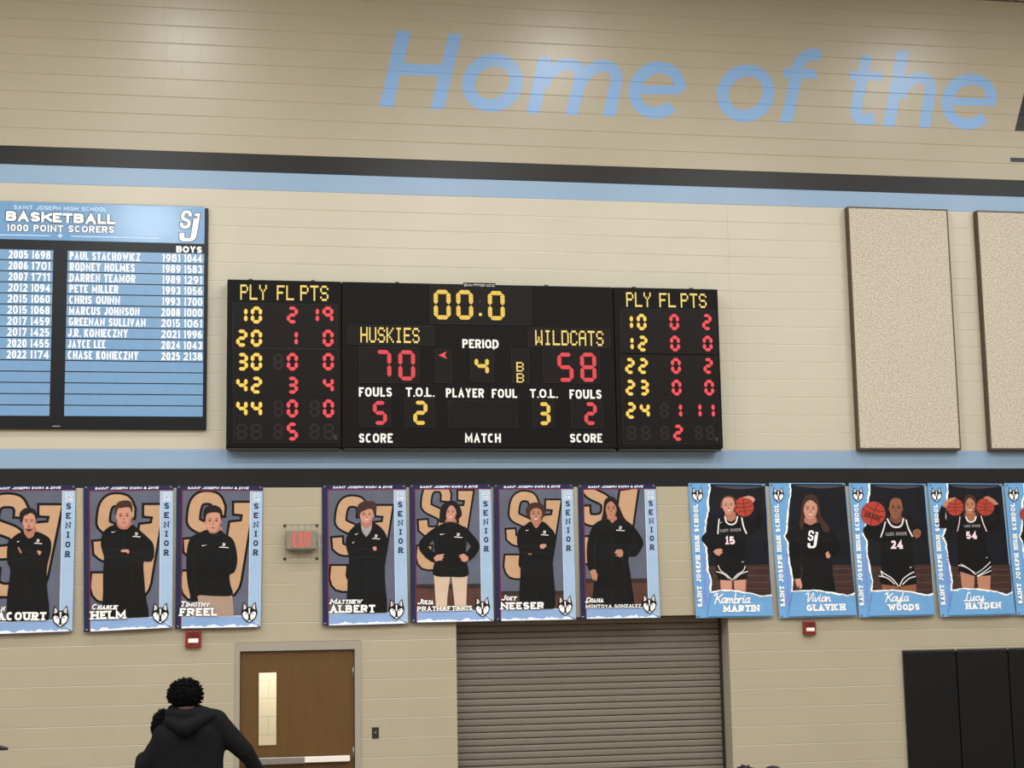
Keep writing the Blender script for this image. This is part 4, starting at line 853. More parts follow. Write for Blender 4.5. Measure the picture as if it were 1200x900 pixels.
def fig4(b, f):
    b.sm(f, 'skin_shade', [(246, 252), (302, 252), (302, 285), (270, 312), (246, 282)], 5); b.pl(f, 'grey_shirt', [(240, 275), (270, 300), (304, 275), (300, 310), (270, 348), (244, 310)], 6)
    b.sm(f, 'cloth_black', [(235, 262), (203, 280), (165, 324), (150, 390), (170, 470), (164, 540), (160, 650), (170, 830), (376, 830), (380, 600), (380, 490), (396, 420), (393, 350), (366, 300), (330, 270), (306, 262), (302, 298), (271, 346), (243, 304)], 7)
    b.line(f, 'fold', [(170, 440), (250, 415), (340, 430), (385, 410)], 5, 8); b.line(f, 'fold', [(180, 475), (280, 460), (370, 480)], 5, 8); b.line(f, 'fold', [(271, 350), (272, 780)], 3, 8)
    b.sm(f, 'skin_light', [(308, 408), (328, 403), (330, 422), (316, 426)], 9)
    tick(b, f, 216, 329, 24, 10); tick(b, f, 196, 379, 14, 10); mini(b, f, 328, 342, 46, 10)
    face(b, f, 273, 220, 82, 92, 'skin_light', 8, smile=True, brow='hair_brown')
    b.sm(f, 'hair_brown', [(217, 205), (220, 165), (248, 140), (300, 136), (326, 150), (330, 185), (318, 206), (306, 184), (282, 182), (258, 192), (238, 204), (230, 240)], 14)
def fig5(b, f):
    for p in ([(165, 560), (262, 575), (245, 690), (238, 800), (180, 800), (172, 660)], [(268, 575), (363, 565), (358, 660), (352, 800), (292, 800), (282, 690)]): b.pl(f, 'cream_pants', p, 5)
    b.sm(f, 'hair_black', [(200, 262), (200, 225), (205, 180), (228, 148), (265, 133), (302, 144), (326, 185), (330, 222), (314, 240), (314, 265), (285, 262), (245, 262)], 5)
    b.sm(f, 'skin_shade', [(240, 240), (292, 240), (296, 268), (262, 275), (236, 268)], 6)
    b.line(f, 'cloth_black', [(190, 312), (140, 350), (104, 396), (128, 440), (165, 468)], 54, 7); b.line(f, 'cloth_black', [(338, 310), (375, 350), (408, 398), (388, 440), (358, 466)], 52, 7)
    b.sm(f, 'cloth_black', [(236, 262), (180, 290), (165, 320), (168, 420), (172, 480), (163, 568), (262, 580), (365, 572), (356, 480), (355, 400), (362, 330), (345, 292), (292, 262)], 8)
    b.line(f, 'fold', [(185, 340), (178, 470)], 4, 9); b.line(f, 'fold', [(350, 340), (352, 470)], 4, 9); b.line(f, 'fold', [(190, 520), (260, 535), (345, 520)], 4, 9); b.line(f, 'fold', [(236, 270), (262, 284), (292, 270)], 5, 9)
    for hp in ([(164, 470), (182, 452), (224, 446), (226, 454), (214, 460), (226, 468), (212, 474), (218, 484), (200, 484), (176, 490)], [(308, 456), (340, 444), (366, 462), (368, 484), (344, 494), (322, 482), (330, 472), (312, 470), (324, 462)]): b.pl(f, 'skin_light', hp, 10)
    tick(b, f, 218, 330, 34, 10); mini(b, f, 309, 334, 48, 10)
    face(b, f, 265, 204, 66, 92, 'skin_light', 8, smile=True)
    b.sm(f, 'hair_black', [(228, 236), (228, 180), (262, 148), (300, 178), (302, 236), (296, 190), (270, 160), (244, 186), (236, 230)], 14)
def fig6(b, f):
    b.sm(f, 'hair_brown', [(212, 220), (206, 182), (234, 150), (275, 145), (312, 165), (320, 206), (302, 236), (262, 240), (228, 238)], 5)
    b.sm(f, 'skin_shade', [(238, 240), (292, 240), (294, 270), (266, 294), (240, 272)], 6)
    b.sm(f, 'cloth_black', [(234, 256), (203, 275), (165, 300), (153, 370), (170, 450), (172, 560), (165, 700), (178, 780), (362, 780), (366, 560), (360, 470), (379, 400), (376, 330), (347, 290), (302, 256), (266, 296)], 7)
    b.line(f, 'fold', [(170, 410), (240, 395), (300, 415), (365, 400)], 5, 8); b.line(f, 'fold', [(175, 445), (260, 435), (355, 450)], 5, 8); b.line(f, 'fold', [(262, 470), (264, 720)], 3, 8)
    b.sm(f, 'skin_light', [(289, 392), (316, 388), (326, 398), (306, 416), (290, 411)], 9); b.sm(f, 'skin_shade', [(218, 444), (238, 445), (238, 450), (220, 450)], 9)
    tick(b, f, 215, 307, 22, 10); mini(b, f, 315, 320, 44, 10)
    face(b, f, 264, 214, 72, 98, 'skin_tan', 8, smile=True, brow='hair_brown')
    b.sm(f, 'hair_brown', [(214, 226), (212, 180), (240, 152), (282, 148), (314, 172), (314, 222), (302, 228), (298, 194), (270, 176), (242, 184), (230, 204), (229, 232)], 14)
def fig7(b, f):
    b.sm(f, 'hair_black', [(172, 262), (184, 200), (192, 135), (224, 109), (256, 122), (278, 170), (302, 225), (320, 262), (260, 280), (200, 280)], 5)
    b.sm(f, 'skin_shade', [(210, 225), (258, 225), (262, 250), (236, 264), (212, 248)], 6)
    b.sm(f, 'cloth_black', [(214, 242), (165, 250), (125, 280), (100, 340), (88, 420), (92, 520), (108, 546), (136, 556), (126, 650), (130, 780), (346, 780), (345, 600), (330, 470), (376, 458), (416, 400), (416, 368), (396, 330), (352, 275), (302, 242), (262, 244), (236, 264)], 7)
    b.line(f, 'fold', [(236, 268), (232, 740)], 3, 8); b.line(f, 'fold', [(140, 330), (132, 440), (138, 540)], 5, 8); b.line(f, 'fold', [(350, 330), (370, 390), (330, 440)], 5, 8); b.line(f, 'fold', [(300, 470), (310, 700)], 4, 8)
    b.pl(f, 'skin_tan', [(105, 548), (120, 536), (138, 538), (150, 572), (144, 600), (136, 606), (134, 590), (126, 602), (116, 588)], 9); b.pl(f, 'skin_tan', [(250, 436), (262, 420), (292, 420), (300, 436), (296, 458), (280, 468), (270, 458), (252, 458), (266, 448), (252, 444)], 9)
    mini(b, f, 284, 294, 50, 10)
    face(b, f, 230, 184, 66, 104, 'skin_tan', 8)
    b.sm(f, 'hair_black', [(180, 250), (188, 190), (196, 138), (228, 112), (258, 130), (282, 186), (300, 240), (268, 244), (262, 180), (234, 138), (206, 152), (198, 190), (204, 246)], 14)
def lg(ex0, px0_, ex1, px1_, y315, y492):
    ax, sx = mp2(ex0, px0_, ex1, px1_); sy = (y492-y315)/177
    return lambda x, y: (sx*x+ax, y315+(y-315)*sy*(1.19 if y < 315 else 1))
swim(0, 565, [(-18, 569.6), (88.9, 568.5), (85, 740.6), (-19, 744)], 'senior banner cut off by left photo edge, person with goatee and crossed arms', 1,
     ('N', .088, (6, 756), (27, 755)), ('ACOURT', (-14, 810), (272, 810), 46), lg(425, 232, 522, 360, 334, 512), fig1)
swim(95, 565, [(97.5, 569.6), (203.4, 568.8), (202, 736.2), (98.4, 741)], 'second senior banner from the left, brown-haired person with one hand tucked under crossed arms', 2,
     ('CHARLIE', .088, (60, 747), (212, 746)), ('HELM', (58, 806), (262, 800), 47), lg(155, 66, 404, 347, 346, 536), fig2)
swim(203, 565, [(206.8, 568.9), (308.3, 569.4), (305.6, 735.4), (205.2, 736.9)], 'senior banner left of exit sign, person in black pullover and khaki trousers', 3,
     ('TIMOTHY', .088, (38, 730), (210, 729)), ('FREEL', (38, 785), (256, 783), 45), lg(155, 55, 425, 358, 334, 525), fig3)
swim(375, 560, [(377.3, 568.4), (476.1, 567.9), (478.2, 731.4), (378, 733.6)], 'senior banner right of exit sign, person with brown fringe and grey shirt collar', 4,
     ('MATTHEW', .088, (55, 739), (240, 737)), ('ALBERT', (56, 792), (322, 789), 45), lg(155, 66, 522, 424, 350, 517), fig4)
swim(475, 560, [(479.7, 568), (575.8, 567.4), (578.5, 728.4), (481.2, 730)], 'senior banner with long-haired person standing hands on hips in cream trousers', 5,
     ('JULIA', .088, (67, 742), (160, 741)), ('PRATHAFTAKIS', (68, 783), (390, 777), 28), lg(155, 72, 522, 396, 248, 402), fig5, floor=624)
swim(575, 560, [(578.3, 568), (672, 567.4), (675, 726.6), (580.1, 728.3)], 'senior banner with smiling curly-haired person, arms crossed, second from right of its row', 6,
     ('JOEY', .088, (58, 719), (145, 718)), ('NEESER', (58, 772), (308, 769), 42), lg(155, 86, 522, 410, 302, 455), fig6, floor=664)
swim(670, 560, [(677.5, 568), (769, 567.4), (773.6, 724.5), (680.3, 725.8)], 'rightmost senior banner, person with long straight black hair and one hand on hip', 7,
     ('DIANA', .088, (80, 731), (180, 729)), ('MONTOYA GONZALEZ', (80, 763), (402, 760), 20), lg(215, 100, 505, 385, 168, 348), fig7, floor=592)

HOOP = 'light blue basketball portrait banners'
def ball(b, f, cx, cy, r, layer, rot=0.0):
    def C(a, rr=1.0): return (cx+r*rr*math.cos(a), cy+r*rr*math.sin(a))
    b.pl(f, 'ball_orange', [C(6.28318*k/28) for k in range(28)], layer)
    def arc(pts): b.line(f, 'ball_seam', [(cx+r*(x*math.cos(rot)-y*math.sin(rot)), cy+r*(x*math.sin(rot)+y*math.cos(rot))) for x, y in pts], max(3, r*.055), layer+1, cap=False)
    arc([(-.98, -.1), (-.4, .02), (.4, .04), (.98, -.06)]); arc([(-.84, -.52), (-.3, -.34), (.3, -.34), (.84, -.52)]); arc([(-.84, .52), (-.3, .38), (.3, .38), (.84, .52)]); arc([(.1, -.98), (.0, -.3), (.0, .3), (.12, .98)])
def hoop(ox, oy, corners, label, seed, torn, bottom, right, figure, text_at, emb, first, last, wood=515):
    b = Banner(ox, oy, corners, label, HOOP, seed); U = b.uv; R = random.Random(seed)
    f = b.flat(); f.poly('sheet_blue', [U(0, 0), U(1, 0), U(1, 1), U(0, 1)], 0); b.done(f, 'sheet', solid=-.003)
    def rough(pts, amp, n=5):
        o = []
        for (xa, ya), (xb, yb) in zip(pts, pts[1:]):
            for k in range(n): t = k/n; o.append((xa+(xb-xa)*t+R.uniform(-amp, amp), ya+(yb-ya)*t+R.uniform(-amp, amp)))
        o.append(pts[-1]); return o
    T1 = rough(torn, 2); B1_ = rough(bottom, 2)
    photo = T1+B1_[1:]+right
    rim = [(x-R.uniform(5, 13), y) for x, y in T1]; rimb = [(x, y+R.uniform(4, 12)) for x, y in B1_]
    f = b.flat(); b.pl(f, 'white', rim+[(rimb[0][0]-8, rimb[0][1])]+rimb[1:]+list(reversed(B1_))+list(reversed(T1)), 1); b.done(f, 'torn_paper_edge')
    f = b.flat(); b.pl(f, 'dark_print', photo, 1)
    clipU = [U(.02, .004), U(.992, .004), U(.992, .99), U(.02, .99)]
    yb = [p for p in B1_]
    wl = [p for p in T1 if p[1] > wood]; 
    b.pl(f, 'dark_floor_print', [(wl[0][0] if wl else 140, wood+4)]+wl+B1_[1:]+[(right[0][0]-4, wood-8)], 2)
    for k in range(7):
        y = wood+18+k*20; xa = (wl[0][0] if wl else 140)+20+R.uniform(0, 30); b.line(f, 'base_print' if k % 2 else 'skin_brown_shade', [(xa, y), (xa+110, y+R.uniform(-6, 6)), (right[0][0]-14, y+R.uniform(-8, 4))], 3, 3, cap=False)
    b.sm(f, 'sheen', [(right[-1][0]-300, right[-1][1]+8), (right[-1][0]-150, right[-1][1]+26), (right[-1][0]-10, right[-1][1]+10), (right[-1][0]-150, right[-1][1]+5)], 2)
    figure(b, f)
    b.pl(f, 'sheet_blue', [(p[0], p[1]+1) for p in B1_]+[(B1_[-1][0]+60, 1000), (B1_[0][0]-60, 1000)], 16); b.pl(f, 'white', B1_+list(reversed(rimb)), 17)
    b.done(f, 'portrait_print', clipU)
    f = b.flat(); (xa, ya), (xb, yb_) = text_at
    text(f, 'white', 'SAINT JOSEPH HIGH SCHOOL', b.q(xa+14, ya), b.q(xb+12, yb_), 28*b.up(), t=.28, serif=True, gap=.2, layer=12); b.done(f, 'school_lettering')
    f = b.flat(); gx = xa+20
    for k in range(16):
        t0 = k/16; x = gx+13-t0*9; y = ya-4-t0*(ya-yb_)*.52; b.pl(f, 'ghost', [(x-R.uniform(2, 9), y), (x+R.uniform(8, 14), y), (x+R.uniform(6, 13), y-14), (x-R.uniform(2, 9), y-14)], 1)
    b.done(f, 'ghost_lettering')
    if first: 
        f = b.flat(); script(f, 'white', first[0], b.q(*first[1]), b.q(*first[2]), first[3]*1.12*b.up(), t=.135, layer=20); b.done(f, 'first_name_lettering')
        f = b.flat(); text(f, 'white', last[0], b.q(*last[1]), b.q(*last[2]), last[3]*b.up(), t=.27, serif=True, gap=.17, layer=20, outline='sheet_blue', ow=.1); b.done(f, 'surname_lettering')
    f = b.flat(); cx, cy = b.q(*emb); dog_head(f, lambda x, y: (cx+x*36*b.up(), cy-y*46*b.up()), 0, 0, 1, 1, 8); b.done(f, 'dog_head_emblem')
    b.grommets()
def jersey_words(b, f, x0, y0, x1, y1, h, num, nx0, ny, nx1, nh, pink='pinkish'):
    text(f, 'jersey_grey', 'SAINT JOSEPH', b.q(x0, y0), b.q(x1, y1), h*b.up(), t=.22, serif=True, layer=9); text(f, pink, num, b.q(nx0, ny), b.q(nx1, ny), nh*b.up(), t=.24, serif=True, gap=.14, layer=9)

def fig8(b, f):
    for p in ([(202, 585), (272, 585), (270, 700), (205, 700)], [(282, 585), (354, 585), (348, 700), (284, 700)]): b.pl(f, 'skin_light', p, 4)
    b.line(f, 'skin_shade', [(268, 600), (268, 690)], 6, 5); b.line(f, 'skin_shade', [(347, 600), (346, 690)], 6, 5)
    b.sm(f, 'cloth_black', [(195, 245), (150, 288), (98, 345), (104, 378), (150, 420), (166, 442), (192, 420), (198, 330)], 5); b.sm(f, 'cloth_black', [(330, 236), (400, 262), (424, 190), (408, 140), (440, 150), (446, 280), (385, 335), (350, 320)], 5)
    b.sm(f, 'skin_shade', [(234, 200), (288, 200), (292, 240), (264, 256), (236, 240)], 6)
    b.pl(f, 'cloth_black', [(226, 232), (192, 248), (192, 330), (182, 500), (176, 552), (192, 596), (270, 602), (356, 594), (362, 545), (344, 500), (346, 400), (354, 312), (326, 234), (298, 230), (282, 258), (266, 264), (246, 258)], 7)
    b.line(f, 'trim_white', [(230, 230), (242, 262), (268, 274), (294, 262), (304, 228)], 9, 8); b.line(f, 'trim_white', [(197, 243), (193, 285), (190, 326)], 8, 8); b.line(f, 'trim_white', [(329, 236), (340, 285), (356, 325)], 9, 8)
    for p in ([(190, 514), (206, 545), (242, 570), (268, 598)], [(180, 550), (220, 562), (252, 590)], [(348, 518), (336, 545), (300, 568), (274, 598)], [(362, 548), (320, 564), (288, 592)]): b.line(f, 'trim_white', p, 5, 8)
    b.pl(f, 'skin_light', [(162, 432), (176, 418), (206, 414), (220, 426), (208, 432), (220, 440), (206, 446), (198, 458), (176, 450)], 8)
    ball(b, f, 343, 170, 58, 6, -.1); b.pl(f, 'skin_light', [(334, 114), (372, 104), (398, 112), (410, 128), (398, 146), (388, 132), (366, 120), (346, 120)], 9)
    tick(b, f, 336, 492, 16); tick(b, f, 210, 262, 12); jersey_words(b, f, 203, 318, 324, 312, 17, '15', 233, 390, 289, 48)
    b.sm(f, 'hair_auburn', [(208, 180), (206, 150), (222, 118), (250, 104), (284, 116), (298, 150), (294, 185), (252, 170)], 6)
    face(b, f, 252, 164, 72, 100, 'skin_light', 8, smile=True, brow='hair_auburn', tilt=-.06)
def fig9(b, f):
    b.sm(f, 'hair_brown', [(195, 300), (196, 235), (205, 160), (226, 110), (260, 95), (292, 110), (308, 150), (318, 215), (345, 262), (370, 300), (350, 322), (310, 290), (230, 290)], 4)
    b.sm(f, 'skin_shade', [(228, 230), (286, 230), (292, 262), (258, 276), (226, 262)], 5)
    b.sm(f, 'cloth_black', [(224, 264), (180, 286), (140, 330), (134, 400), (148, 500), (158, 575), (165, 592), (196, 592), (202, 520), (210, 530), (204, 720), (388, 720), (386, 560), (380, 500), (362, 472), (412, 440), (432, 400), (402, 330), (370, 290), (292, 264), (258, 280)], 6)
    b.line(f, 'fold', [(190, 360), (205, 440), (200, 520)], 4, 7); b.line(f, 'fold', [(350, 350), (385, 400), (350, 440)], 4, 7)
    b.sm(f, 'hair_brown', [(318, 250), (350, 270), (372, 300), (345, 320), (322, 290)], 7); b.sm(f, 'hair_brown', [(196, 250), (218, 262), (210, 300), (196, 290)], 7)
    monogram(f, 'white', None, lambda x, y: b.q(238+(x-150)*.172, 308+(y-98)*.19), 8)
    b.pl(f, 'skin_light', [(164, 592), (196, 590), (206, 632), (200, 652), (190, 648), (186, 630), (180, 644), (170, 626)], 8); b.pl(f, 'skin_light', [(344, 442), (358, 428), (374, 456), (366, 472), (350, 468)], 8)
    face(b, f, 257, 186, 84, 112, 'skin_light', 7, smile=True, brow='hair_brown')
    b.sm(f, 'hair_brown', [(204, 230), (206, 160), (228, 112), (262, 98), (294, 114), (308, 160), (312, 225), (298, 215), (298, 165), (262, 130), (232, 142), (216, 185), (214, 235)], 13)
def fig10(b, f):
    for p in ([(208, 605), (312, 620), (306, 720), (220, 720)], [(318, 620), (414, 605), (412, 720), (322, 720)]): b.pl(f, 'skin_brown', p, 4)
    b.sm(f, 'cloth_black', [(236, 250), (170, 268), (114, 288), (110, 322), (140, 346), (214, 356)], 5); b.sm(f, 'cloth_black', [(358, 246), (408, 246), (438, 280), (430, 300), (402, 308), (396, 380), (402, 500), (386, 500)], 5)
    b.pl(f, 'skin_brown', [(396, 316), (404, 304), (424, 298), (440, 306), (446, 320), (440, 344), (418, 356), (402, 342)], 8); b.line(f, 'skin_brown_shade', [(410, 318), (436, 320)], 3, 9); b.line(f, 'skin_brown_shade', [(410, 330), (434, 332)], 3, 9)
    b.sm(f, 'skin_brown_shade', [(268, 220), (328, 220), (334, 250), (300, 270), (266, 250)], 6)
    b.pl(f, 'cloth_black', [(250, 242), (232, 262), (214, 350), (212, 520), (196, 580), (206, 622), (312, 636), (416, 622), (406, 540), (398, 480), (396, 350), (360, 246), (338, 238), (330, 272), (300, 284), (270, 274)], 7)
    b.line(f, 'trim_white', [(247, 242), (268, 278), (300, 290), (330, 278), (342, 240)], 10, 8); b.line(f, 'trim_white', [(234, 260), (224, 300), (208, 346)], 8, 8); b.line(f, 'trim_white', [(358, 248), (370, 295), (394, 342)], 9, 8)
    for p in ([(206, 546), (226, 562), (270, 590), (308, 634)], [(196, 576), (240, 586), (285, 622)], [(400, 552), (372, 566), (335, 595), (316, 634)], [(408, 578), (372, 590), (334, 624)], [(206, 546), (212, 568), (222, 580)]): b.line(f, 'trim_white', p, 6, 8)
    ball(b, f, 165, 210, 71, 9, .35); text(f, 'ball_seam', 'WILSON', b.q(110, 222), b.q(200, 252), 27*b.up(), t=.2, shear=.1, layer=12)
    tick(b, f, 384, 524, 18); jersey_words(b, f, 236, 340, 360, 336, 20, '24', 268, 416, 338, 52)
    b.sm(f, 'hair_black', [(254, 185), (252, 150), (262, 122), (296, 104), (330, 120), (342, 156), (338, 190), (298, 150)], 6)
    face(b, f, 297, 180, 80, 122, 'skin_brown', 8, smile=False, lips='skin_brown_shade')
def fig11(b, f):
    for p in ([(206, 535), (292, 560), (284, 700), (224, 700)], [(304, 560), (386, 540), (380, 700), (318, 700)]): b.pl(f, 'skin_tan', p, 4)
    b.sm(f, 'cloth_black', [(206, 232), (130, 248), (128, 180), (112, 154), (94, 182), (78, 250), (86, 290), (140, 296), (206, 306)], 5); b.sm(f, 'cloth_black', [(330, 226), (418, 250), (412, 170), (432, 158), (444, 250), (420, 290), (360, 300)], 5)
    b.sm(f, 'hair_brown', [(228, 222), (230, 150), (236, 118), (262, 98), (296, 116), (308, 165), (316, 222), (296, 232), (244, 232)], 5)
    b.sm(f, 'skin_tan_shade', [(244, 200), (292, 200), (296, 236), (270, 252), (242, 236)], 6)
    b.pl(f, 'cloth_black', [(240, 230), (206, 246), (198, 380), (206, 500), (196, 545), (300, 578), (386, 570), (386, 490), (358, 400), (360, 310), (330, 226), (300, 224), (292, 246), (272, 256), (252, 248)], 7)
    b.line(f, 'trim_white', [(243, 230), (252, 250), (272, 259), (294, 248), (301, 228)], 9, 8); b.line(f, 'pinkish', [(208, 228), (202, 270), (192, 312)], 5, 8); b.line(f, 'pinkish', [(331, 224), (344, 270), (362, 312)], 6, 8)
    for p in ([(198, 512), (240, 524), (292, 556)], [(212, 506), (250, 528), (296, 566)], [(382, 494), (344, 530), (302, 560)], [(386, 520), (350, 548), (306, 576)], [(386, 544), (350, 560), (310, 578)]): b.line(f, 'trim_white', p, 5, 8)
    ball(b, f, 180, 172, 50, 8); ball(b, f, 357, 170, 52, 8)
    b.pl(f, 'skin_tan', [(106, 162), (120, 140), (148, 120), (176, 114), (190, 120), (160, 130), (176, 134), (146, 142), (132, 166), (116, 174)], 10); b.pl(f, 'skin_tan', [(344, 113), (374, 108), (408, 126), (436, 154), (414, 160), (398, 146), (372, 134), (386, 132), (360, 122)], 10)
    tick(b, f, 364, 466, 14); jersey_words(b, f, 231, 290, 324, 288, 15, '54', 244, 358, 306, 46)
    face(b, f, 266, 162, 66, 96, 'skin_tan', 8, smile=True, brow='hair_brown')
    b.sm(f, 'hair_brown', [(230, 200), (230, 140), (262, 100), (296, 118), (306, 200), (298, 190), (294, 145), (266, 116), (242, 142), (237, 195)], 14)
def fig12(b, f):
    ball(b, f, 603, 212, 44, 8); b.sm(f, 'cloth_black', [(640, 250), (600, 300), (592, 350), (640, 480), (800, 480), (800, 260)], 5)
    b.pl(f, 'cloth_black', [(640, 260), (640, 560), (820, 560), (820, 250), (760, 235), (700, 235)], 6); b.sm(f, 'skin_shade', [(700, 200), (760, 200), (760, 245), (730, 262), (702, 245)], 6)
    b.sm(f, 'hair_brown', [(690, 200), (690, 140), (730, 104), (770, 140), (772, 200)], 6); face(b, f, 730, 165, 70, 100, 'skin_light', 8, smile=True, brow='hair_brown')
hoop(803, 560, [(807.1, 566.3), (897.6, 567.2), (905.6, 723), (815.2, 724.3)], 'light blue basketball banner, person in black jersey number 15 with ball on shoulder', 8,
     [(148, 32), (150, 72), (139, 130), (141, 180), (126, 255), (122, 315), (112, 345), (112, 375), (128, 412), (133, 470), (136, 540), (152, 600), (150, 666)], [(150, 666), (220, 654), (300, 660), (400, 678), (440, 690), (505, 682)], [(505, 682), (470, 40)], fig8, ((82, 757), (61, 155)), (72, 98),
     ('Kambria', (168, 734), (372, 733), 50), ('MARTIN', (218, 786), (430, 783), 40))
hoop(898, 560, [(901.8, 566.3), (991, 566.4), (1004, 722), (913, 724.3)], 'light blue basketball banner, long-haired person in black sweatshirt with white monogram', 9,
     [(146, 32), (148, 90), (137, 150), (129, 260), (126, 310), (112, 342), (130, 380), (135, 470), (148, 540), (156, 600), (152, 662)], [(152, 662), (270, 655), (350, 664), (440, 680), (470, 688), (518, 672)], [(518, 672), (468, 36)], fig9, ((92, 756), (60, 155)), (72, 98),
     ('Vivian', (228, 726), (372, 724), 46), ('GLAVICH', (230, 782), (456, 776), 40))
hoop(990, 560, [(995.3, 566.3), (1085.4, 567.2), (1095.2, 721.5), (1006.3, 723.6)], 'light blue basketball banner, person in black jersey number 24 holding ball forward', 10,
     [(148, 32), (150, 80), (139, 140), (125, 270), (112, 330), (134, 372), (132, 440), (148, 520), (162, 600), (158, 660)], [(158, 660), (270, 655), (380, 664), (480, 684), (516, 672)], [(516, 672), (466, 38)], fig10, ((94, 750), (66, 150)), (78, 97),
     ('Kayla', (232, 724), (366, 722), 46), ('WOODS', (246, 778), (430, 774), 38))
hoop(1083, 560, [(1087.4, 566.3), (1175.3, 567.2), (1189.6, 720.7), (1101.2, 723)], 'light blue basketball banner, person in black jersey number 54 holding two balls beside head', 11,
     [(140, 32), (145, 90), (131, 150), (130, 240), (128, 310), (112, 342), (130, 375), (140, 450), (152, 520), (166, 600), (162, 655)], [(162, 655), (230, 645), (330, 650), (420, 664), (480, 684), (512, 664)], [(512, 664), (455, 38)], fig11, ((105, 746), (66, 155)), (73, 97),
     ('Lucy', (230, 722), (340, 718), 46), ('HAYDEN', (236, 770), (440, 764), 39))
hoop(1083, 560, [(1177.3, 566.3), (1266, 566), (1281, 719), (1190.6, 720.9)], 'light blue basketball banner mostly cut off by the right photo edge, ball at its border', 12,
     [(592, 32), (594, 90), (582, 150), (580, 240), (576, 310), (562, 342), (580, 375), (590, 450), (600, 520), (612, 600), (608, 655)], [(608, 655), (700, 645), (800, 650), (880, 664), (960, 660)], [(960, 660), (905, 36)], fig12, ((556, 738), (517, 150)), (525, 96), None, None)

# ================================================================== people
def capsule(bm, a, b, r0, r1):
    a = Vector(a); b = Vector(b); L = (b-a).length
    for p, r in ((a, r0), (b, r1)):
        t = bmesh.ops.create_icosphere(bm, subdivisions=3, radius=r); bmesh.ops.translate(bm, verts=t['verts'], vec=p)
    if L > 1e-5:
        t = bmesh.ops.create_cone(bm, cap_ends=True, segments=24, radius1=r0, radius2=r1, depth=L)
        q = (b-a).to_track_quat('Z', 'Y').to_matrix().to_4x4(); q.translation = (a+b)/2
        bmesh.ops.transform(bm, matrix=q, verts=t['verts'])
def ellip(bm, c, r, rot=None):
    t = bmesh.ops.create_icosphere(bm, subdivisions=4, radius=1); Mx = Matrix.Diagonal((*r, 1))
    if rot: Mx = rot.to_4x4() @ Mx
    Mx = Matrix.Translation(c) @ Mx; bmesh.ops.transform(bm, matrix=Mx, verts=t['verts'])
def fuse(name, shapes, m, parent, voxel=.012, sm=4, mats=None):
    bm = bmesh.new()
    for s in shapes:
        if s[0] == 'c': capsule(bm, *s[1:])
        else: ellip(bm, *s[1:])
    me = bpy.data.meshes.new('tmp'); bm.to_mesh(me); bm.free(); t = bpy.data.objects.new('tmp', me); COL.objects.link(t)
    r = t.modifiers.new('r', 'REMESH'); r.mode = 'VOXEL'; r.voxel_size = voxel; r.use_smooth_shade = True
    s_ = t.modifiers.new('s', 'SMOOTH'); s_.factor = .5; s_.iterations = sm
    dg = bpy.context.evaluated_depsgraph_get(); dg.update(); n = bpy.data.meshes.new_from_object(t.evaluated_get(dg)); n.name = name
    bpy.data.objects.remove(t); bpy.data.meshes.remove(me)
    o = root_loc(parent)
    for v in n.vertices: v.co -= o
    n.materials.clear(); n.materials.append(M[m])
    for p in n.polygons: p.use_smooth = True
    return link(name, n, parent)
def head_shapes(c, s=1.0, fwd=1):
    """head about c (centre of the skull); the face looks towards +y (fwd=1)"""
    c = Vector(c); v = lambda x, y, z: c+Vector((x*s, y*s*fwd, z*s))
    return [('e', v(0, -.008, .02), (.076*s, .095*s, .098*s)), ('e', v(0, .03, -.045), (.06*s, .066*s, .075*s)), ('e', v(0, .075, -.085), (.026*s, .022*s, .02*s)), ('c', v(0, .09, .0), v(0, .108, -.03), .009*s, .014*s),
            ('e', v(.078, -.005, -.01), (.012*s, .022*s, .034*s)), ('e', v(-.078, -.005, -.01), (.012*s, .022*s, .034*s)), ('e', v(.03, .082, .022), (.024*s, .014*s, .01*s)), ('e', v(-.03, .082, .022), (.024*s, .014*s, .01*s)),
            ('e', v(0, .088, -.058), (.022*s, .012*s, .007*s)), ('c', v(0, -.02, -.06), v(0, -.04, -.17), .054*s, .058*s)]
def eyes(parent, c, fwd=1):
    for sx in (-1, 1):
        MB().ball((c[0]+sx*.031, c[1]+fwd*.082, c[2]+.004), .011, 'white').ball((c[0]+sx*.031, c[1]+fwd*.0905, c[2]+.004), .0055, 'ink').build('eye', parent)
def hand_shapes(wr, d, side, curl=.5):
    """palm, four fingers and a thumb from the wrist along d; side is the thumb direction"""
    wr = Vector(wr); d = Vector(d).normalized(); sd = Vector(side).normalized(); nrm = d.cross(sd).normalized(); S = []
    S.append(('c', wr, wr+d*.05, .026, .032))
    for k, L in enumerate((.072, .08, .074, .058)):
        off = sd*(.03-.02*k); a = wr+d*.085+off; S.append(('c', wr+d*.04+off*.8, a, .016, .0105))
        m_ = a+(d*math.cos(curl*.7)+nrm*math.sin(curl*.7))*L*.5; e2 = m_+(d*math.cos(curl*1.6)+nrm*math.sin(curl*1.6))*L*.5
        S += [('c', a, m_, .0098, .009), ('c', m_, e2, .009, .0075)]
    t0 = wr+d*.02+sd*.024; t1 = t0+(d*.6+sd*.7).normalized()*.045; S += [('c', t0, t1, .014, .011), ('c', t1, t1+(d*.9+sd*.25).normalized()*.035, .0105, .008)]
    return S
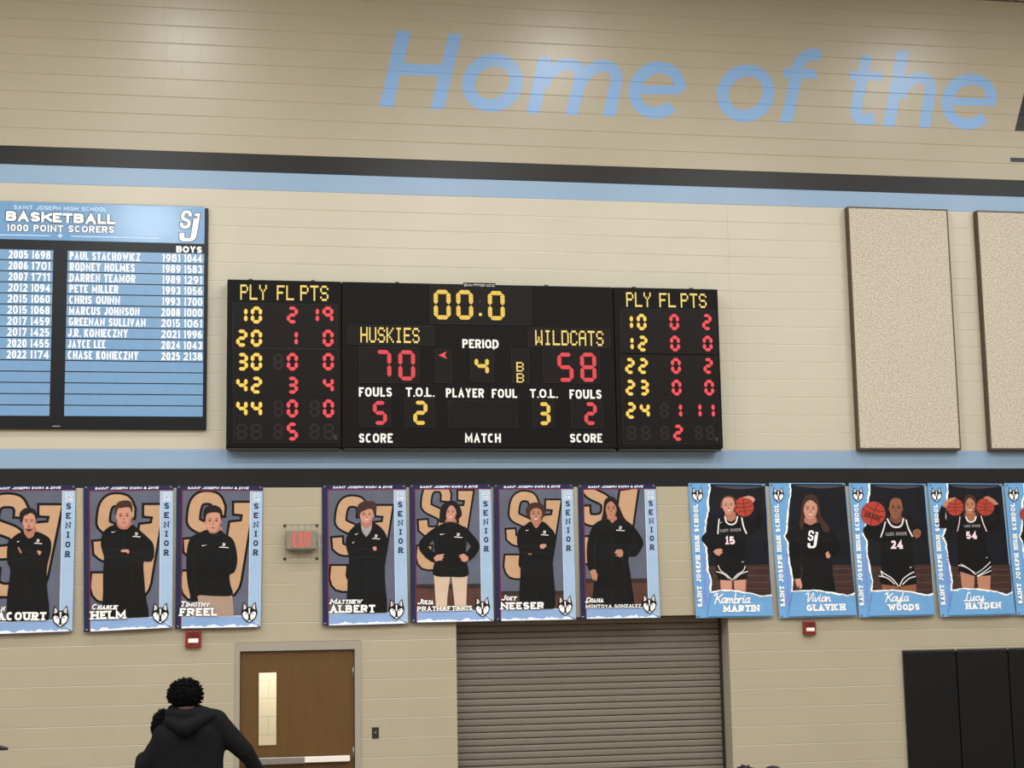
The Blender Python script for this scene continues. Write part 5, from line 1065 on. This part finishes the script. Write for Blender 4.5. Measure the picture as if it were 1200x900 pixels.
def curls(name, c, r, m, parent, n=420, seed=1, low=-.45, tip=(.010, .02)):
    R = random.Random(seed); bm = bmesh.new(); c = Vector(c)
    t = bmesh.ops.create_icosphere(bm, subdivisions=5, radius=1)
    for v in t['verts']:
        p = v.co.copy(); k = 1+.06*noise.noise(p*6+Vector((seed, 0, 0)))+.05*noise.noise(p*14); v.co = Vector((p.x*r[0]*k, p.y*r[1]*k, p.z*r[2]*k))+c
    for i in range(n):
        z = R.uniform(low, 1); a = R.uniform(0, 6.283); q = math.sqrt(1-z*z); d = Vector((q*math.cos(a), q*math.sin(a), z)); p = c+Vector((d.x*r[0], d.y*r[1], d.z*r[2]))*R.uniform(.95, 1.04)
        e = (d+Vector((R.uniform(-.7, .7), R.uniform(-.7, .7), R.uniform(-.7, .7)))).normalized(); L = R.uniform(*tip)
        t = bmesh.ops.create_cone(bm, cap_ends=True, segments=6, radius1=R.uniform(.006, .011), radius2=.003, depth=L*1.6)
        qx = e.to_track_quat('Z', 'Y').to_matrix().to_4x4(); qx.translation = p+e*L*.4; bmesh.ops.transform(bm, matrix=qx, verts=t['verts'])
    o = root_loc(parent)
    for v in bm.verts: v.co -= o
    me = bpy.data.meshes.new(name); bm.to_mesh(me); bm.free(); me.materials.append(M[m])
    for p in me.polygons: p.use_smooth = True
    return link(name, me, parent)

# ---- the person in the black hoodie, seen from behind
DP = 13.0; dep = CAM_D-DP; YP = -dep
def W(px, py, dy=0.0): p = hit(px, py, dep); return Vector((p.x, p.y+dy, p.z))
hd = W(217.5, 815); nk = W(217.5, 833)
p1 = empty('person', (W(219, 860).x, YP, 0), 'person with a round black afro and black hoodie, seen from behind left of the door', 'person')
bx = p1.location.x
lsh, rsh = W(193, 864), W(252, 847); lel, rel = W(170, 899), W(287, 881); 
lwr = Vector((lel.x+.02, YP+.2, lel.z-.2)); rwr = W(304, 906, .06)
hipz = .98; hipL, hipR = Vector((bx-.1, YP, hipz)), Vector((bx+.1, YP, hipz)); knL, knR = Vector((bx-.13, YP+.03, .54)), Vector((bx+.13, YP+.05, .54)); anL, anR = Vector((bx-.14, YP-.02, .09)), Vector((bx+.14, YP, .09))
body = head_shapes(hd, 1.04)+[('c', nk, (bx, YP, 1.3), .09, .14), ('c', (bx, YP, 1.3), (bx, YP, hipz), .13, .14), ('c', lsh, lel, .055, .045), ('c', rsh, rel, .055, .045), ('c', nk-Vector((0, 0, .14)), lsh, .07, .05), ('c', nk-Vector((0, 0, .1)), rsh, .08, .06), ('c', lel, lwr, .044, .03), ('c', rel, rwr, .044, .03),
        ('c', hipL, knL, .085, .058), ('c', hipR, knR, .085, .058), ('c', knL, anL, .056, .04), ('c', knR, anR, .056, .04), ('c', anL-Vector((0, .03, .045)), anL+Vector((0, .16, -.055)), .038, .03), ('c', anR-Vector((0, .03, .045)), anR+Vector((0, .16, -.055)), .038, .03)]
body += hand_shapes(lwr, (.2, .3, -1), (.4, .9, .2)) + hand_shapes(rwr, (.4, .2, -1), (-.2, .9, .2))
fuse('body', body, 'skin_real', p1, .0075, 2)
eyes(p1, hd)
hem = 1.02; top = W(218, 838)
hood = [('c', W(218, 850), (bx, YP, hem+.04), .12, .19), ('c', W(204, 868), (bx-.12, YP, hem+.04), .15, .17), ('c', W(238, 862), (bx+.12, YP, hem+.04), .15, .17), ('c', lsh, W(220, 846), .085, .115), ('c', rsh, W(214, 842), .105, .115), ('c', lsh, lel, .082, .075), ('c', rsh, rel, .10, .072), ('c', lel, lwr, .075, .05), ('c', rel, rwr, .07, .05),
        ('c', lsh, (bx-.12, YP, hem+.3), .10, .15), ('c', rsh, (bx+.12, YP, hem+.3), .10, .15), ('c', W(204, 834), W(231, 834), .06, .06)]
fuse('hoodie', hood, 'hoodie', p1, .013, 6)
# the hood lying on the back: a sagging pouch with a rolled rim
pouch = [('c', W(199, 845, -.08), W(217, 853, -.15), .045, .06), ('c', W(217, 852, -.15), W(247, 838, -.08), .06, .045), ('c', W(200, 836, -.06), W(218, 838, -.10), .045, .05), ('c', W(218, 838, -.10), W(240, 834, -.06), .05, .045), ('c', W(202, 834, -.01), W(204, 833, .07), .04, .045), ('c', W(236, 833, -.01), W(233, 833, .07), .04, .045)]
fuse('hood', pouch, 'hoodie', p1, .009, 5)
fuse('trousers', [('c', hipL+Vector((0, 0, .06)), knL, .115, .085), ('c', hipR+Vector((0, 0, .06)), knR, .115, .085), ('c', knL, anL, .083, .065), ('c', knR, anR, .083, .065), ('c', hipL, hipR, .13, .13)], 'trouser', p1, .013, 5)
for a in (anL, anR): fuse('shoe', [('c', a+Vector((0, -.04, -.04)), a+Vector((0, .17, -.05)), .05, .04), ('c', a+Vector((0, -.02, 0)), a+Vector((0, 0, -.03)), .05, .05)], 'shoe', p1, .009, 3)
curls('hair', W(217.3, 814), (.125, .13, .115), 'afro', p1, 520, 3, -.5)
# ---- the shorter person standing close in front, mostly hidden
dep2 = dep-.42; Y2 = -dep2
def W2(px, py, dy=0.0): p = hit(px, py, dep2); return Vector((p.x, p.y+dy, p.z))
h2 = W2(193, 850); p2 = empty('person', (h2.x+.02, Y2, 0), 'shorter dark-haired person half hidden behind the black hoodie', 'person')
bx2 = p2.location.x; z2 = h2.z
def standing(root, hd_, bx_, y, z, top_m, skin, fwd=1):
    sl, sr = Vector((bx_-.17, y, z-.27)), Vector((bx_+.17, y, z-.27)); el, er = sl+Vector((-.05, -.02, -.3)), sr+Vector((.05, -.02, -.3)); wl, wr = el+Vector((.02, .06*fwd, -.25)), er+Vector((-.02, .06*fwd, -.25)); hz = z*.54
    hl, hr = Vector((bx_-.09, y, hz)), Vector((bx_+.09, y, hz)); kl, kr = Vector((bx_-.1, y+.02*fwd, hz*.53)), Vector((bx_+.1, y+.02*fwd, hz*.53)); al, ar = Vector((bx_-.1, y, .09)), Vector((bx_+.1, y, .09))
    sh_ = head_shapes(hd_, 1, fwd)+[('c', (bx_, y, z-.2), (bx_, y, hz), .08, .13), ('c', (bx_, y, z-.22), sl, .06, .05), ('c', (bx_, y, z-.22), sr, .06, .05), ('c', sl, el, .048, .04), ('c', sr, er, .048, .04), ('c', el, wl, .038, .027), ('c', er, wr, .038, .027), ('c', hl, kl, .085, .055), ('c', hr, kr, .085, .055), ('c', kl, al, .054, .038), ('c', kr, ar, .054, .038),
         ('c', al+Vector((0, -.03*fwd, -.045)), al+Vector((0, .15*fwd, -.055)), .038, .03), ('c', ar+Vector((0, -.03*fwd, -.045)), ar+Vector((0, .15*fwd, -.055)), .038, .03)]
    sh_ += hand_shapes(wl, (0, .2*fwd, -1), (.3, .9*fwd, 0))+hand_shapes(wr, (0, .2*fwd, -1), (-.3, .9*fwd, 0))
    fuse('body', sh_, skin, root, .0075, 2); eyes(root, hd_, fwd)
    fuse('shirt', [('c', (bx_, y, z-.24), (bx_, y, hz), .12, .17), ('c', (bx_, y, z-.25), sl, .09, .075), ('c', (bx_, y, z-.25), sr, .09, .075), ('c', sl, el, .074, .06), ('c', sr, er, .074, .06), ('c', el, wl, .058, .045), ('c', er, wr, .058, .045)], top_m, root, .013, 5)
    fuse('trousers', [('c', hl, kl, .11, .08), ('c', hr, kr, .11, .08), ('c', kl, al, .078, .06), ('c', kr, ar, .078, .06), ('c', hl, hr, .12, .12)], 'trouser', root, .013, 5)
    for a in (al, ar): fuse('shoe', [('c', a+Vector((0, -.04*fwd, -.04)), a+Vector((0, .17*fwd, -.05)), .05, .04), ('c', a, a+Vector((0, 0, -.03)), .05, .05)], 'shoe', root, .009, 3)
standing(p2, h2, bx2, Y2, z2, 'hoodie', 'skin_real')
curls('hair', h2+Vector((0, -.025, -.01)), (.1, .12, .135), 'afro', p2, 420, 9, -.85, (.006, .014))

# ---- people seated in the front row, only the tops of their heads in the photo
def seated(px, py, d, label, hair_m, style, shirt, skin, dz=0.0):
    dp = CAM_D-d; t = hit(px, py, dp); zt_ = t.z; y = -dp; x = t.x
    h = Vector((x, y, zt_-.135)); r = empty('person', (x, y, 0), label, 'person'); sz = h.z-.72
    sl, sr = Vector((x-.17, y, h.z-.27)), Vector((x+.17, y, h.z-.27)); el, er = sl+Vector((-.05, .08, -.26)), sr+Vector((.05, .08, -.26))
    hl, hr = Vector((x-.09, y, sz+.02)), Vector((x+.09, y, sz+.02)); kl, kr = hl+Vector((-.03, .42, .0)), hr+Vector((.03, .42, .0)); al, ar = Vector((kl.x, kl.y+.02, .09)), Vector((kr.x, kr.y+.02, .09)); wl, wr = kl+Vector((.02, -.16, .1)), kr+Vector((-.02, -.16, .1))
    F = Vector((0, .17, -.055))
    fuse('body', head_shapes(h)+[('c', (x, y, h.z-.2), (x, y, sz+.08), .08, .12), ('c', (x, y, h.z-.22), sl, .06, .05), ('c', (x, y, h.z-.22), sr, .06, .05), ('c', sl, el, .047, .04), ('c', sr, er, .047, .04), ('c', el, wl, .038, .027), ('c', er, wr, .038, .027), ('c', hl, kl, .08, .056), ('c', hr, kr, .08, .056), ('c', kl, al, .054, .038), ('c', kr, ar, .054, .038), ('c', al+Vector((0, -.03, -.045)), al+F, .038, .03), ('c', ar+Vector((0, -.03, -.045)), ar+F, .038, .03)]
         + hand_shapes(wl, (.1, .9, -.25), (.9, .1, 0), .4)+hand_shapes(wr, (-.1, .9, -.25), (-.9, .1, 0), .4), skin, r, .0075, 2)
    eyes(r, h)
    fuse('shirt', [('c', (x, y, h.z-.25), (x, y, sz+.05), .12, .155), ('c', (x, y, h.z-.25), sl, .09, .075), ('c', (x, y, h.z-.25), sr, .09, .075), ('c', sl, el, .072, .058), ('c', sr, er, .072, .058), ('c', el, wl, .056, .042), ('c', er, wr, .056, .042)], shirt, r, .013, 5)
    fuse('trousers', [('c', hl, kl, .1, .078), ('c', hr, kr, .1, .078), ('c', kl, al, .076, .06), ('c', kr, ar, .076, .06), ('c', hl, hr, .11, .11)], 'trouser', r, .013, 5)
    for a in (al, ar): fuse('shoe', [('c', a+Vector((0, -.04, -.04)), a+Vector((0, .17, -.05)), .05, .04), ('c', a, a+Vector((0, 0, -.03)), .05, .05)], 'shoe', r, .009, 3)
    if style == 'curly': curls('hair', h+Vector((0, -.01, .04)), (.088, .105, .09), hair_m, r, 160, int(px), -.2, (.006, .012))
    elif style == 'flat': fuse('hair', [('e', h+Vector((0, -.012, .035)), (.095, .112, .088)), ('e', h+Vector((0, -.05, -.03)), (.08, .06, .08))], hair_m, r, .009, 2)
    else:
        fuse('hair', [('e', h+Vector((0, -.02, .01)), (.086, .1, .09))], hair_m, r, .009, 2)
        cp = fuse('cap', [('e', h+Vector((0, 0, .055)), (.094, .112, .075))], 'cap_dark', r, .008, 3)
        fuse('cap_brim', [('c', h+Vector((.07, .05, .045)), h+Vector((.16, .03, .03)), .018, .011), ('c', h+Vector((.07, -.03, .045)), h+Vector((.15, -.01, .03)), .018, .011), ('c', h+Vector((.08, .01, .045)), h+Vector((.165, .01, .03)), .018, .012)], 'cap_dark', cp, .006, 2)
    return sz-.13, x, y
rows = [seated(717, 897.4, 11.5, 'person whose dark head just shows at the bottom edge below the grey shutter', 'hair_real', 'flat', 'tee', 'skin_real_light'),
        seated(872.5, 896.6, 11.5, 'person with curly dark hair at bottom edge, left of the pair by the shutter corner', 'hair_real', 'curly', 'tee', 'skin_real'),
        seated(905, 895.2, 12.2, 'person with smooth dark hair at bottom edge, right of the pair by the shutter corner', 'hair_real', 'flat', 'hoodie', 'skin_real_light'),
        seated(-22, 859.5, 11.5, 'person in a dark cap whose brim tip shows at the left photo edge', 'hair_real', 'cap', 'tee', 'skin_real_light')]
for k, (z, x, y) in enumerate(rows):
    st = empty('stool', (x, y, 0), 'wooden stool under a seated person, below the photo edge', 'stool', 'stools of the seated people')
    MB().box((x-.18, y-.2, z-.03), (x+.18, y+.14, z), 'bench_wood', .008).build('seat', st)
    for sx in (-1, 1):
        for sy in (-.17, .11): MB().tube((x+sx*.14, y+sy, 0), (x+sx*.14, y+sy, z-.03), .016, 'dark_metal').build('leg', st)
